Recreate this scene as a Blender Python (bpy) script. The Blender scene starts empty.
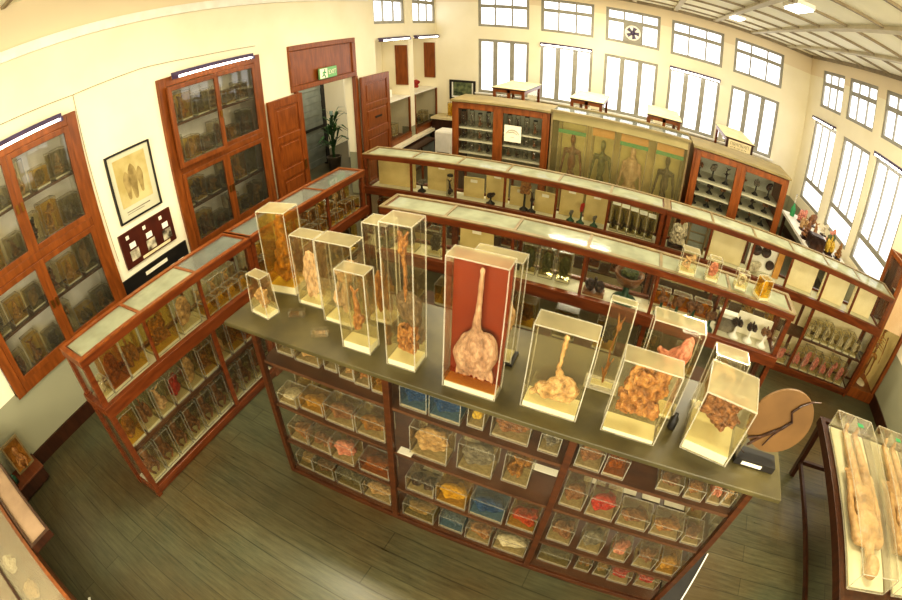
import bpy, math, random
from mathutils import Vector, noise, Matrix
random.seed(7)
S = bpy.context.scene
COL = S.collection
PI = math.pi

# ------------------------------------------------------------------ camera
cam = bpy.data.cameras.new('camera')
camo = bpy.data.objects.new('camera', cam)
COL.objects.link(camo)
cam.type = 'PANO'
cc = cam if hasattr(cam, 'fisheye_lens') else cam.cycles
cc.panorama_type = 'FISHEYE_EQUISOLID'
cam.sensor_width = 36.0
cc.fisheye_lens = 485.5 / 902 * 36.0
cc.fisheye_fov = math.radians(200)
cam.shift_x = (451 - 397.8) / 902
cam.shift_y = (352.7 - 300) / 600
cam.clip_start = 0.02
camo.matrix_world = (Matrix.Translation((0, 0, 3.0)) @ Matrix.Rotation(math.radians(29.685), 4, 'Z')
                     @ Matrix.Rotation(math.radians(90 - 39.27), 4, 'X') @ Matrix.Rotation(math.radians(-2.703), 4, 'Z'))
S.camera = camo
S.view_settings.view_transform = 'Standard'
S.view_settings.look = 'Medium High Contrast'
S.view_settings.exposure = -0.03
S.cycles.transparent_max_bounces = 48
S.cycles.max_bounces = 8
S.cycles.caustics_reflective = False
S.cycles.caustics_refractive = False
S.cycles.sample_clamp_indirect = 4.0

# ------------------------------------------------------------------ materials
def lin(c):
    c = c / 255.0
    return c / 12.92 if c <= 0.04045 else ((c + 0.055) / 1.055) ** 2.4
def rgb(r, g, b): return (lin(r), lin(g), lin(b), 1.0)

def newmat(name):
    m = bpy.data.materials.new(name); m.use_nodes = True
    nt = m.node_tree; nt.nodes.clear()
    out = nt.nodes.new('ShaderNodeOutputMaterial')
    return m, nt, out

def noisecol(nt, c1, c2, scale=4.0, stretch=(1, 1, 1), detail=5.0, lo=.35, hi=.65, coord='Object'):
    tc = nt.nodes.new('ShaderNodeTexCoord'); mp = nt.nodes.new('ShaderNodeMapping')
    mp.inputs['Scale'].default_value = stretch
    nz = nt.nodes.new('ShaderNodeTexNoise'); nz.inputs['Scale'].default_value = scale; nz.inputs['Detail'].default_value = detail
    cr = nt.nodes.new('ShaderNodeValToRGB')
    cr.color_ramp.elements[0].position = lo; cr.color_ramp.elements[0].color = c1
    cr.color_ramp.elements[1].position = hi; cr.color_ramp.elements[1].color = c2
    nt.links.new(tc.outputs[coord], mp.inputs[0]); nt.links.new(mp.outputs[0], nz.inputs['Vector'])
    nt.links.new(nz.outputs['Fac'], cr.inputs[0])
    return cr.outputs[0], nz.outputs['Fac'], tc

def pbr(name, c1, c2=None, rough=.5, scale=4.0, stretch=(1, 1, 1), bump=0.0, metal=0.0, spec=.5, coord='Object'):
    m, nt, out = newmat(name)
    b = nt.nodes.new('ShaderNodeBsdfPrincipled')
    b.inputs['Roughness'].default_value = rough; b.inputs['Metallic'].default_value = metal
    b.inputs['Specular IOR Level'].default_value = spec
    col, fac, tc = noisecol(nt, c1, c2 or c1, scale, stretch, coord=coord)
    nt.links.new(col, b.inputs['Base Color'])
    if bump:
        bp = nt.nodes.new('ShaderNodeBump'); bp.inputs['Strength'].default_value = bump; bp.inputs['Distance'].default_value = .02
        nt.links.new(fac, bp.inputs['Height']); nt.links.new(bp.outputs[0], b.inputs['Normal'])
    nt.links.new(b.outputs[0], out.inputs[0])
    return m

def clear(name, tint, gloss=.5, haze=0.0, hazecol=(1, 1, 1, 1), rough=.02, emis=0.0):
    """thin clear sheet: transparent + mirror by Fresnel, with a share of diffuse haze"""
    m, nt, out = newmat(name)
    tr = nt.nodes.new('ShaderNodeBsdfTransparent'); tr.inputs[0].default_value = tint
    gl = nt.nodes.new('ShaderNodeBsdfGlossy'); gl.inputs['Roughness'].default_value = rough
    fr = nt.nodes.new('ShaderNodeFresnel'); fr.inputs[0].default_value = 1.45
    mu = nt.nodes.new('ShaderNodeMath'); mu.operation = 'MULTIPLY'; mu.inputs[1].default_value = gloss
    nt.links.new(fr.outputs[0], mu.inputs[0])
    mx = nt.nodes.new('ShaderNodeMixShader')
    nt.links.new(mu.outputs[0], mx.inputs[0]); nt.links.new(tr.outputs[0], mx.inputs[1]); nt.links.new(gl.outputs[0], mx.inputs[2])
    last = mx
    if haze > 0:
        df = nt.nodes.new('ShaderNodeBsdfDiffuse'); df.inputs[0].default_value = hazecol
        tl = nt.nodes.new('ShaderNodeBsdfTranslucent'); tl.inputs[0].default_value = hazecol
        ad = nt.nodes.new('ShaderNodeMixShader'); ad.inputs[0].default_value = .4
        nt.links.new(df.outputs[0], ad.inputs[1]); nt.links.new(tl.outputs[0], ad.inputs[2])
        tc = nt.nodes.new('ShaderNodeTexCoord'); nz = nt.nodes.new('ShaderNodeTexNoise'); nz.inputs['Scale'].default_value = 6
        nt.links.new(tc.outputs['Object'], nz.inputs['Vector'])
        mr = nt.nodes.new('ShaderNodeMapRange'); mr.inputs[1].default_value = .3; mr.inputs[2].default_value = .7
        kv = .02 if haze > .7 else .25
        mr.inputs[3].default_value = haze * (1 - kv); mr.inputs[4].default_value = min(1, haze * (1 + kv))
        nt.links.new(nz.outputs['Fac'], mr.inputs[0])
        m2 = nt.nodes.new('ShaderNodeMixShader')
        nt.links.new(mr.outputs[0], m2.inputs[0])
        nt.links.new(last.outputs[0], m2.inputs[1]); nt.links.new(ad.outputs[0], m2.inputs[2]); last = m2
    nt.links.new(last.outputs[0], out.inputs[0])
    return m

def glow(name, col, strength, trans=0.0):
    m, nt, out = newmat(name)
    e = nt.nodes.new('ShaderNodeEmission'); e.inputs[0].default_value = col; e.inputs[1].default_value = strength
    if trans:
        t = nt.nodes.new('ShaderNodeBsdfTransparent'); mx = nt.nodes.new('ShaderNodeMixShader'); mx.inputs[0].default_value = trans
        nt.links.new(e.outputs[0], mx.inputs[1]); nt.links.new(t.outputs[0], mx.inputs[2]); nt.links.new(mx.outputs[0], out.inputs[0])
    else:
        nt.links.new(e.outputs[0], out.inputs[0])
    return m

M = {}
M['wood'] = pbr('varnished_red_wood', rgb(58, 30, 14), rgb(80, 44, 20), .28, 5, (1, 1, 8), .05)
M['wood_x'] = pbr('varnished_red_wood_long', rgb(84, 40, 16), rgb(110, 56, 24), .28, 5, (1, 6, 6), .05)
M['wood_cab'] = pbr('cabinet_wood', rgb(108, 58, 22), rgb(136, 76, 32), .3, 4, (6, 6, 1), .05)
M['wood_door'] = pbr('door_wood', rgb(112, 58, 20), rgb(138, 76, 30), .3, 4, (6, 6, 1), .05)
M['wood_dark'] = pbr('dark_wood', rgb(46, 24, 14), rgb(66, 36, 20), .35, 4, (6, 6, 1), .05)
M['wood_brown'] = pbr('brown_wood', rgb(84, 44, 24), rgb(104, 58, 32), .4, 4, (1, 6, 6), .05)
M['rim'] = pbr('pale_rim_wood', rgb(112, 96, 64), rgb(132, 114, 78), .45, 5, (3, 3, 3))
M['slab'] = pbr('counter_top', rgb(58, 52, 30), rgb(88, 80, 48), .38, 3, (1, 1, 1), .03)
M['slab_edge'] = pbr('counter_edge', rgb(92, 60, 36), rgb(112, 76, 46), .4, 4)
M['shelf'] = pbr('shelf_wood', rgb(78, 48, 28), rgb(98, 62, 36), .4, 4, (1, 5, 5))
M['white_shelf'] = pbr('white_shelf', rgb(214, 210, 184), rgb(226, 222, 198), .5, 5)
M['cream'] = pbr('cream_board', rgb(224, 208, 162), rgb(236, 222, 180), .7, 6)
M['tan_board'] = pbr('tan_board', rgb(198, 176, 116), rgb(214, 192, 132), .7, 6)
M['cab_top'] = pbr('cabinet_top_board', rgb(122, 108, 70), rgb(140, 124, 82), .6, 6)
M['pale_back'] = pbr('pale_cabinet_back', rgb(176, 176, 156), rgb(190, 190, 170), .5, 3)
M['paper'] = pbr('paper', rgb(235, 228, 205), rgb(245, 238, 218), .8, 8)
M['white'] = pbr('white_paint', rgb(236, 232, 218), rgb(246, 242, 230), .5, 8)
M['black'] = pbr('black_board', rgb(22, 20, 18), rgb(34, 30, 26), .5, 8)
M['plaque'] = pbr('plaque_brown', rgb(66, 28, 18), rgb(82, 36, 22), .4, 6)
M['winframe'] = pbr('window_frame_paint', rgb(140, 136, 122), rgb(156, 152, 138), .5, 6)
M['ceil_strip'] = pbr('ceiling_batten', rgb(132, 118, 92), rgb(150, 136, 108), .6, 6)
M['ceil_beam'] = pbr('ceiling_beam', rgb(186, 176, 146), rgb(198, 188, 160), .6, 6)
M['grey'] = pbr('grey_shutter', rgb(118, 122, 112), rgb(132, 136, 124), .5, 6)
M['metal'] = pbr('steel', rgb(120, 116, 108), rgb(140, 136, 126), .35, 6, metal=.8)
M['brass'] = pbr('brass', rgb(150, 110, 50), rgb(170, 128, 66), .3, 6, metal=.9)
M['green'] = pbr('green_stand', rgb(30, 66, 48), rgb(42, 84, 60), .35, 6)
M['greenstrip'] = pbr('green_strip', rgb(52, 140, 84), rgb(62, 156, 96), .5, 6)
M['orangeband'] = pbr('orange_band', rgb(196, 140, 66), rgb(206, 154, 82), .6, 6)
M['leaf'] = pbr('palm_leaf', rgb(30, 58, 22), rgb(48, 82, 34), .5, 12)
M['pot'] = pbr('plant_pot', rgb(70, 60, 48), rgb(90, 76, 60), .6, 8)
M['purple'] = pbr('lamp_body', rgb(58, 44, 74), rgb(74, 58, 92), .4, 6)
M['glass'] = clear('pane_glass', (.98, .98, .95, 1), .6, .015, rgb(220, 215, 190))
M['pane_amber'] = clear('cabinet_pane', (.96, .96, .93, 1), 2.0, .06, rgb(215, 212, 190))
M['topglass'] = clear('dusty_top_glass', (.95, .97, .92, 1), .7, .5, rgb(205, 208, 182), .08)
M['topclear'] = clear('clear_top_glass', (.92, .94, .92, 1), 1.0, .22, rgb(205, 210, 200), .04)
M['acr'] = clear('acrylic_wall', (.985, .98, .96, 1), .5, .018, rgb(250, 240, 205))
M['acr_edge'] = clear('acrylic_edge', (.97, .96, .92, 1), .5, .24, rgb(255, 250, 232))
M['acr_top'] = clear('acrylic_top', (.95, .93, .85, 1), .35, .5, rgb(205, 192, 150), .4)
M['acr_lid'] = clear('acrylic_lid', (.97, .96, .92, 1), .4, .14, rgb(240, 230, 195), .15)
M['acr_thin'] = clear('acrylic_thin_base', (.97, .94, .86, 1), .5, .4, rgb(255, 240, 200), .2)
M['acr_base'] = clear('acrylic_base', (.97, .95, .88, 1), .4, .92, rgb(255, 250, 218), .2)
M['fl_clear'] = clear('clear_fluid', (.985, .96, .86, 1), .1)
M['fl_yellow'] = clear('yellow_fluid', (.96, .84, .42, 1), .1, .04, rgb(235, 190, 70))
M['fl_amber'] = clear('amber_fluid', (.88, .62, .26, 1), .1, .05, rgb(190, 120, 40))
M['fl_blue'] = clear('blue_fluid', (.62, .78, .90, 1), .1, .08, rgb(120, 160, 190))
M['fl_murky'] = clear('murky_fluid', (.82, .78, .58, 1), .1, .12, rgb(150, 140, 90))
def organ_mat(n, a, b, rough=.32, sc=5):
    m, nt, out = newmat('tissue_' + n)
    p = nt.nodes.new('ShaderNodeBsdfPrincipled'); p.inputs['Roughness'].default_value = rough
    dk = tuple(c * .4 for c in rgb(*a)[:3]) + (1,)
    tc = nt.nodes.new('ShaderNodeTexCoord'); nz = nt.nodes.new('ShaderNodeTexNoise'); nz.inputs['Scale'].default_value = sc; nz.inputs['Detail'].default_value = 9; nz.inputs['Roughness'].default_value = .65
    nt.links.new(tc.outputs['Object'], nz.inputs['Vector'])
    cr = nt.nodes.new('ShaderNodeValToRGB'); e = cr.color_ramp.elements
    e[0].position = .3; e[0].color = dk; e[1].position = .7; e[1].color = rgb(*b); q = e.new(.47); q.color = rgb(*a)
    nt.links.new(nz.outputs['Fac'], cr.inputs[0])
    g = nt.nodes.new('ShaderNodeNewGeometry'); mr = nt.nodes.new('ShaderNodeMapRange'); mr.inputs[1].default_value = .42; mr.inputs[2].default_value = .56; mr.inputs[3].default_value = .55; mr.inputs[4].default_value = 1.15  # crease shading put into the tissue colour: hollows darker, ridges lighter
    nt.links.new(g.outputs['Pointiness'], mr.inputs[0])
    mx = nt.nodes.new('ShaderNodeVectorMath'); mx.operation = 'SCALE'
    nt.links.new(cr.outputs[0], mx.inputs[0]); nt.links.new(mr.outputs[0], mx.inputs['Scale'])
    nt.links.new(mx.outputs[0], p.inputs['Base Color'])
    n2 = nt.nodes.new('ShaderNodeTexNoise'); n2.inputs['Scale'].default_value = sc * 3; n2.inputs['Detail'].default_value = 6; nt.links.new(tc.outputs['Object'], n2.inputs['Vector'])
    bp = nt.nodes.new('ShaderNodeBump'); bp.inputs['Strength'].default_value = .6; bp.inputs['Distance'].default_value = .03
    nt.links.new(n2.outputs['Fac'], bp.inputs['Height']); nt.links.new(bp.outputs[0], p.inputs['Normal'])
    nt.links.new(p.outputs[0], out.inputs[0])
    return m
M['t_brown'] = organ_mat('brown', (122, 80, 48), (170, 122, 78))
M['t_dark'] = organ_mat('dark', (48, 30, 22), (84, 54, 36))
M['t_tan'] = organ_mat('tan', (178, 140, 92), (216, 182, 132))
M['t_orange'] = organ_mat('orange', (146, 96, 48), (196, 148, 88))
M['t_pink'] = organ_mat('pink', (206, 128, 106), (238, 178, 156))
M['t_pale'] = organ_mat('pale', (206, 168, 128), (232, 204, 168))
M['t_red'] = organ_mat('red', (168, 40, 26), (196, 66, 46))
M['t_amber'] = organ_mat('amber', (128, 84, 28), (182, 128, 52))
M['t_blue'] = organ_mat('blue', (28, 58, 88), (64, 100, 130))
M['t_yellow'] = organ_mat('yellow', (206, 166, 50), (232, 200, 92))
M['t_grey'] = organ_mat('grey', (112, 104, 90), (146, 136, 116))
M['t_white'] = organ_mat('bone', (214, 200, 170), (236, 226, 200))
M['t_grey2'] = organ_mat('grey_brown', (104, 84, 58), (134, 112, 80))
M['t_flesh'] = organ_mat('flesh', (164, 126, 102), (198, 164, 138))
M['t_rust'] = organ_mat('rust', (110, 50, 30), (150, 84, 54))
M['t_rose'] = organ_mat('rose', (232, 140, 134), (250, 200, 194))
M['t_green'] = organ_mat('green', (84, 92, 52), (116, 122, 74))
M['redboard'] = pbr('red_backing', rgb(110, 34, 0), rgb(126, 44, 2), .35, 4)
M['tube'] = glow('fluorescent_tube', (1, .97, .88, 1), 11.0)
M['ceil_tube'] = glow('ceiling_tube', (1, .98, .92, 1), 8.0)
M['window_light'] = glow('glowing_pane', (1.0, .985, 1.0, 1), 3.2, .3)  # panes emit the daylight themselves, standing in for a bright sky outside
M['red_plastic'] = pbr('red_plastic', rgb(200, 44, 24), None, .4)
M['blue_plastic'] = pbr('blue_plastic', rgb(60, 70, 140), None, .4)

def wall_mat(name, dado):
    m, nt, out = newmat(name)
    b = nt.nodes.new('ShaderNodeBsdfPrincipled'); b.inputs['Roughness'].default_value = .75
    col, fac, tc = noisecol(nt, rgb(236, 226, 196), rgb(242, 233, 206), 1.5)
    geo = nt.nodes.new('ShaderNodeNewGeometry'); sp = nt.nodes.new('ShaderNodeSeparateXYZ'); nt.links.new(geo.outputs['Position'], sp.inputs[0])
    gt = nt.nodes.new('ShaderNodeMath'); gt.operation = 'LESS_THAN'; gt.inputs[1].default_value = dado; nt.links.new(sp.outputs['Z'], gt.inputs[0])
    mx = nt.nodes.new('ShaderNodeMix'); mx.data_type = 'RGBA'
    nt.links.new(gt.outputs[0], mx.inputs['Factor']); nt.links.new(col, mx.inputs[6]); mx.inputs[7].default_value = rgb(150, 148, 122)
    g2 = nt.nodes.new('ShaderNodeMath'); g2.operation = 'GREATER_THAN'; g2.inputs[1].default_value = 3.6; nt.links.new(sp.outputs['Z'], g2.inputs[0])
    m3 = nt.nodes.new('ShaderNodeMix'); m3.data_type = 'RGBA'; nt.links.new(g2.outputs[0], m3.inputs['Factor'])
    nt.links.new(mx.outputs[2], m3.inputs[6]); m3.inputs[7].default_value = rgb(230, 214, 182)
    nt.links.new(m3.outputs[2], b.inputs['Base Color']); nt.links.new(b.outputs[0], out.inputs[0])
    return m
M['wall'] = wall_mat('wall_paint', .78)
M['wall_plain'] = wall_mat('wall_paint_plain', -5)
M['ceiling'] = pbr('ceiling_panel', rgb(240, 236, 210), rgb(246, 242, 218), .8, 2)

def floor_mat():
    m, nt, out = newmat('worn_floorboards')
    b = nt.nodes.new('ShaderNodeBsdfPrincipled')
    tc = nt.nodes.new('ShaderNodeTexCoord')
    mp0 = nt.nodes.new('ShaderNodeMapping'); mp0.inputs['Rotation'].default_value = (0, 0, .04)
    nt.links.new(tc.outputs['Object'], mp0.inputs[0])
    br = nt.nodes.new('ShaderNodeTexBrick'); br.offset = .37; br.inputs['Scale'].default_value = 1.0
    br.inputs['Brick Width'].default_value = 2.6; br.inputs['Row Height'].default_value = .155; br.inputs['Mortar Size'].default_value = .0035
    br.inputs['Color1'].default_value = (.43, .43, .43, 1); br.inputs['Color2'].default_value = (.57, .57, .57, 1); br.inputs['Mortar'].default_value = (.2, .2, .2, 1)
    nt.links.new(mp0.outputs[0], br.inputs['Vector'])
    mp = nt.nodes.new('ShaderNodeMapping'); mp.inputs['Scale'].default_value = (1.2, 14, 1); nt.links.new(mp0.outputs[0], mp.inputs[0])
    nz = nt.nodes.new('ShaderNodeTexNoise'); nz.inputs['Scale'].default_value = 3.2; nz.inputs['Detail'].default_value = 12; nz.inputs['Roughness'].default_value = .72; nt.links.new(mp.outputs[0], nz.inputs['Vector'])
    n2 = nt.nodes.new('ShaderNodeTexNoise'); n2.inputs['Scale'].default_value = .9; n2.inputs['Detail'].default_value = 4; nt.links.new(tc.outputs['Object'], n2.inputs['Vector'])
    cr = nt.nodes.new('ShaderNodeValToRGB'); cr.color_ramp.elements[0].position = .3; cr.color_ramp.elements[0].color = rgb(40, 36, 22)
    cr.color_ramp.elements[1].position = .7; cr.color_ramp.elements[1].color = rgb(104, 98, 70)
    nt.links.new(nz.outputs['Fac'], cr.inputs[0])
    c2 = nt.nodes.new('ShaderNodeValToRGB'); c2.color_ramp.elements[0].position = .35; c2.color_ramp.elements[0].color = rgb(80, 60, 30)
    c2.color_ramp.elements[1].position = .62; c2.color_ramp.elements[1].color = rgb(72, 78, 60)
    nt.links.new(n2.outputs['Fac'], c2.inputs[0])
    mx = nt.nodes.new('ShaderNodeMix'); mx.data_type = 'RGBA'; mx.inputs['Factor'].default_value = .5
    nt.links.new(cr.outputs[0], mx.inputs[6]); nt.links.new(c2.outputs[0], mx.inputs[7])
    ml = nt.nodes.new('ShaderNodeMix'); ml.data_type = 'RGBA'; ml.blend_type = 'OVERLAY'; ml.inputs['Factor'].default_value = .75
    nt.links.new(mx.outputs[2], ml.inputs[6]); nt.links.new(br.outputs['Color'], ml.inputs[7])
    nt.links.new(ml.outputs[2], b.inputs['Base Color'])
    rr = nt.nodes.new('ShaderNodeMapRange'); rr.inputs[3].default_value = .2; rr.inputs[4].default_value = .42
    nt.links.new(nz.outputs['Fac'], rr.inputs[0]); nt.links.new(rr.outputs[0], b.inputs['Roughness'])
    bp = nt.nodes.new('ShaderNodeBump'); bp.inputs['Strength'].default_value = .15; bp.inputs['Distance'].default_value = .01
    nt.links.new(br.outputs['Fac'], bp.inputs['Height']); bp.invert = True
    nt.links.new(bp.outputs[0], b.inputs['Normal'])
    nt.links.new(b.outputs[0], out.inputs[0])
    return m
M['floor'] = floor_mat()

# ------------------------------------------------------------------ mesh helpers
class MB:
    def __init__(self): self.v = []; self.f = []; self.m = []
    def hexa(self, p, mi=0):
        n = len(self.v); self.v += [tuple(q) for q in p]
        for q in ((0, 3, 2, 1), (4, 5, 6, 7), (0, 1, 5, 4), (1, 2, 6, 5), (2, 3, 7, 6), (3, 0, 4, 7)):
            self.f.append([n + i for i in q]); self.m.append(mi)
        return self
    def box(self, x0, x1, y0, y1, z0, z1, mi=0):
        return self.hexa([(x0, y0, z0), (x1, y0, z0), (x1, y1, z0), (x0, y1, z0), (x0, y0, z1), (x1, y0, z1), (x1, y1, z1), (x0, y1, z1)], mi)
    def quad(self, pts, mi=0):
        n = len(self.v); self.v += [tuple(q) for q in pts]; self.f.append(list(range(n, n + len(pts)))); self.m.append(mi); return self
    def prism(self, poly, a, b, axis=2, mi=0):
        n = len(self.v); k = len(poly)
        def P(q, h):
            if axis == 2: return (q[0], q[1], h)
            if axis == 1: return (q[0], h, q[1])
            return (h, q[0], q[1])
        self.v += [P(q, a) for q in poly] + [P(q, b) for q in poly]
        self.f.append([n + i for i in range(k)][::-1]); self.f.append([n + k + i for i in range(k)]); self.m += [mi, mi]
        for i in range(k):
            j = (i + 1) % k; self.f.append([n + i, n + j, n + k + j, n + k + i]); self.m.append(mi)
        return self
    def tube(self, pts, r, seg=8, mi=0):
        pts = [Vector(p) for p in pts]; rr = r if isinstance(r, (list, tuple)) else [r] * len(pts)
        n0 = len(self.v); a = None
        for i, p in enumerate(pts):
            t = (pts[min(i + 1, len(pts) - 1)] - pts[max(i - 1, 0)]).normalized()
            if a is None: a = t.orthogonal().normalized()
            a = (a - t * a.dot(t)).normalized(); b = t.cross(a)
            for k in range(seg):
                q = p + (a * math.cos(2 * PI * k / seg) + b * math.sin(2 * PI * k / seg)) * rr[i]; self.v.append(tuple(q))
        for i in range(len(pts) - 1):
            for k in range(seg):
                x = n0 + i * seg; y = x + seg; self.f.append([x + k, x + (k + 1) % seg, y + (k + 1) % seg, y + k]); self.m.append(mi)
        self.f.append([n0 + k for k in range(seg)][::-1]); self.m.append(mi)
        e = n0 + (len(pts) - 1) * seg; self.f.append([e + k for k in range(seg)]); self.m.append(mi)
        return self
    def lathe(self, prof, seg=16, mi=0, c=(0, 0, 0)):
        n0 = len(self.v)
        for r, z in prof:
            for k in range(seg):
                self.v.append((c[0] + r * math.cos(2 * PI * k / seg), c[1] + r * math.sin(2 * PI * k / seg), c[2] + z))
        for i in range(len(prof) - 1):
            for k in range(seg):
                x = n0 + i * seg; y = x + seg; self.f.append([x + k, x + (k + 1) % seg, y + (k + 1) % seg, y + k]); self.m.append(mi)
        self.f.append([n0 + k for k in range(seg)][::-1]); self.m.append(mi)
        e = n0 + (len(prof) - 1) * seg; self.f.append([e + k for k in range(seg)]); self.m.append(mi)
        return self
    def ball(self, c, r, seg=12, rings=7, mi=0):
        r = r if isinstance(r, (tuple, list)) else (r, r, r)
        n0 = len(self.v)
        for i in range(1, rings):
            t = PI * i / rings
            for k in range(seg):
                self.v.append((c[0] + r[0] * math.sin(t) * math.cos(2 * PI * k / seg), c[1] + r[1] * math.sin(t) * math.sin(2 * PI * k / seg), c[2] - r[2] * math.cos(t)))
        for i in range(rings - 2):
            for k in range(seg):
                x = n0 + i * seg; y = x + seg; self.f.append([x + k, x + (k + 1) % seg, y + (k + 1) % seg, y + k]); self.m.append(mi)
        b = len(self.v); self.v += [(c[0], c[1], c[2] - r[2]), (c[0], c[1], c[2] + r[2])]
        e = n0 + (rings - 2) * seg
        for k in range(seg):
            self.f.append([b, n0 + (k + 1) % seg, n0 + k]); self.m.append(mi)
            self.f.append([b + 1, e + k, e + (k + 1) % seg]); self.m.append(mi)
        return self
    def mesh(self, name, mats, smooth=False):
        me = bpy.data.meshes.new(name); me.from_pydata(self.v, [], self.f); me.update()
        for mm in (mats if isinstance(mats, (list, tuple)) else [mats]): me.materials.append(mm)
        me.polygons.foreach_set('material_index', self.m)
        if smooth: me.polygons.foreach_set('use_smooth', [True] * len(self.f))
        return me
    def build(self, name, mats, parent=None, smooth=False, bevel=0.0):
        return obj(name, self.mesh(name, mats, smooth), parent, bevel)

def obj(name, me, parent=None, bevel=0.0):
    o = bpy.data.objects.new(name, me); COL.objects.link(o)
    if parent is not None: o.parent = parent
    if bevel:
        b = o.modifiers.new('bevel', 'BEVEL'); b.width = bevel; b.segments = 2; b.limit_method = 'ANGLE'; b.harden_normals = False
    return o

# frames: (origin x, origin y, rotation)
W = (0.0, 0.0, 0.0)
LW = (-4.15, 0.0, .045)     # local y runs along the left wall, +x into the room
RW = (4.24, 0.0, .055)      # local y runs along the right wall, -x into the room
def at(F, p):
    c, s = math.cos(F[2]), math.sin(F[2])
    return (F[0] + c * p[0] - s * p[1], F[1] + s * p[0] + c * p[1], p[2])
def sub(F, x, y, rz=0.0):
    p = at(F, (x, y, 0)); return (p[0], p[1], F[2] + rz)

SEEN = {}
def tag(o, label, cat, group=None, kind=None):
    o['label'] = label; o['category'] = cat
    if group: o['group'] = group
    if kind: o['kind'] = kind
    if label in SEEN: print('DUPLICATE LABEL', label)
    n = len(label.replace(',', '').split())
    if n > 16 or n < 4: print('LABEL LENGTH', n, label)
    SEEN[label] = o
    return o
def thing(name, label, cat, F=W, p=(0, 0, 0), group=None, rz=0.0):
    o = bpy.data.objects.new(name, None); COL.objects.link(o); o.empty_display_size = .05
    o.location = at(F, p); o.rotation_euler = (0, 0, F[2] + rz)
    return tag(o, label, cat, group)
def struct(name, mb, mats, F=W, p=(0, 0, 0), bevel=0.0):
    o = mb.build(name, mats, None, bevel=bevel); o.location = at(F, p); o.rotation_euler = (0, 0, F[2]); o['kind'] = 'structure'
    return o
def single(name, mb, mats, label, cat, F=W, p=(0, 0, 0), group=None, rz=0.0, smooth=False, bevel=0.0):
    o = mb.build(name, mats, None, smooth, bevel); o.location = at(F, p); o.rotation_euler = (0, 0, F[2] + rz)
    return tag(o, label, cat, group)

ORD = ['first', 'second', 'third', 'fourth', 'fifth', 'sixth', 'seventh', 'eighth', 'ninth', 'tenth']

# ------------------------------------------------------------------ specimen shapes
def organ(name, prims, voxel=.03, namp=.02, nfreq=6.0, norm=True, smooth=1):
    voxel *= .8
    mb = MB()
    for p in prims:
        if p[0] == 'e': mb.ball(p[1], p[2], 14, 9)
        else:
            a, b = Vector(p[1]), Vector(p[2]); r1, r2 = p[3], p[4]
            n = 5; pts = [a.lerp(b, i / n) for i in range(n + 1)]; mb.tube(pts, [r1 + (r2 - r1) * i / n for i in range(n + 1)], 10)
            mb.ball(a, r1, 10, 6); mb.ball(b, r2, 10, 6)
    me = mb.mesh(name + '_raw', [])
    o = bpy.data.objects.new('tmp', me); COL.objects.link(o)
    r = o.modifiers.new('r', 'REMESH'); r.mode = 'VOXEL'; r.voxel_size = voxel
    if smooth:
        sm = o.modifiers.new('s', 'SMOOTH'); sm.iterations = smooth * 2
    dg = bpy.context.evaluated_depsgraph_get(); dg.update()
    out = bpy.data.meshes.new_from_object(o.evaluated_get(dg)); out.name = name
    bpy.data.objects.remove(o); bpy.data.meshes.remove(me)
    nrm = [v.normal.copy() for v in out.vertices]
    for v, nn in zip(out.vertices, nrm):
        v.co += nn * noise.noise(v.co * nfreq) * namp + nn * noise.noise(v.co * nfreq * 2.7) * namp * .5
    if norm:
        xs = [v.co.x for v in out.vertices]; ys = [v.co.y for v in out.vertices]; zs = [v.co.z for v in out.vertices]
        cx, cy, z0 = (max(xs) + min(xs)) / 2, (max(ys) + min(ys)) / 2, min(zs)
        dx, dy, dz = max(xs) - min(xs), max(ys) - min(ys), max(zs) - min(zs)
        for v in out.vertices: v.co = ((v.co.x - cx) / dx, (v.co.y - cy) / dy, (v.co.z - z0) / dz)
    out.materials.clear(); out.materials.append(M['t_brown'])
    out.polygons.foreach_set('use_smooth', [True] * len(out.polygons))
    return out

R = random.Random(3)
P = {}
P['blob'] = organ('tissue_lump', [('e', (0, 0, .4), (.5, .4, .35)), ('e', (.3, .1, .6), (.25, .25, .22)), ('e', (-.35, 0, .3), (.25, .3, .22))], .06, .10, 4)
P['lobes'] = organ('lobed_organ', [('e', (-.3, 0, .45), (.3, .25, .42)), ('e', (.3, 0, .42), (.3, .25, .38)), ('c', (0, 0, .6), (0, 0, 1.05), .09, .08)], .05, .07, 5)
P['fold'] = organ('folded_tissue', [('e', (R.uniform(-.35, .35), R.uniform(-.12, .12), R.uniform(.15, .95)), (.2, .16, .16)) for i in range(26)], .045, .09, 7, smooth=0)
P['slice'] = organ('tissue_slice', [('e', (0, 0, .5), (.5, .12, .5)), ('e', (.2, .05, .75), (.2, .14, .2)), ('e', (-.2, .02, .2), (.25, .13, .2))], .05, .06, 5)
P['stomach'] = organ('stomach_and_gullet', [('c', (0, 0, 1.6), (-.03, 0, .9), .055, .05), ('c', (-.03, 0, .9), (.0, 0, .6), .05, .09), ('e', (.12, 0, .4), (.38, .15, .33)), ('e', (-.25, 0, .28), (.22, .14, .18)), ('c', (-.3, 0, .25), (-.5, 0, .15), .1, .07)], .045, .05, 6)
P['trachea'] = organ('larynx_lung_and_gullet', [('e', (0, 0, 1.9), (.16, .12, .16)), ('c', (-.08, 0, 2.0), (-.16, 0, 2.12), .07, .04), ('c', (.08, 0, 2.0), (.14, 0, 2.12), .07, .04), ('c', (0, 0, 1.85), (.03, 0, 1.0), .06, .06), ('e', (.05, 0, .78), (.34, .16, .28)), ('e', (.1, 0, .3), (.36, .17, .3)), ('e', (-.14, 0, .26), (.26, .15, .24))], .05, .04, 6)
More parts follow.
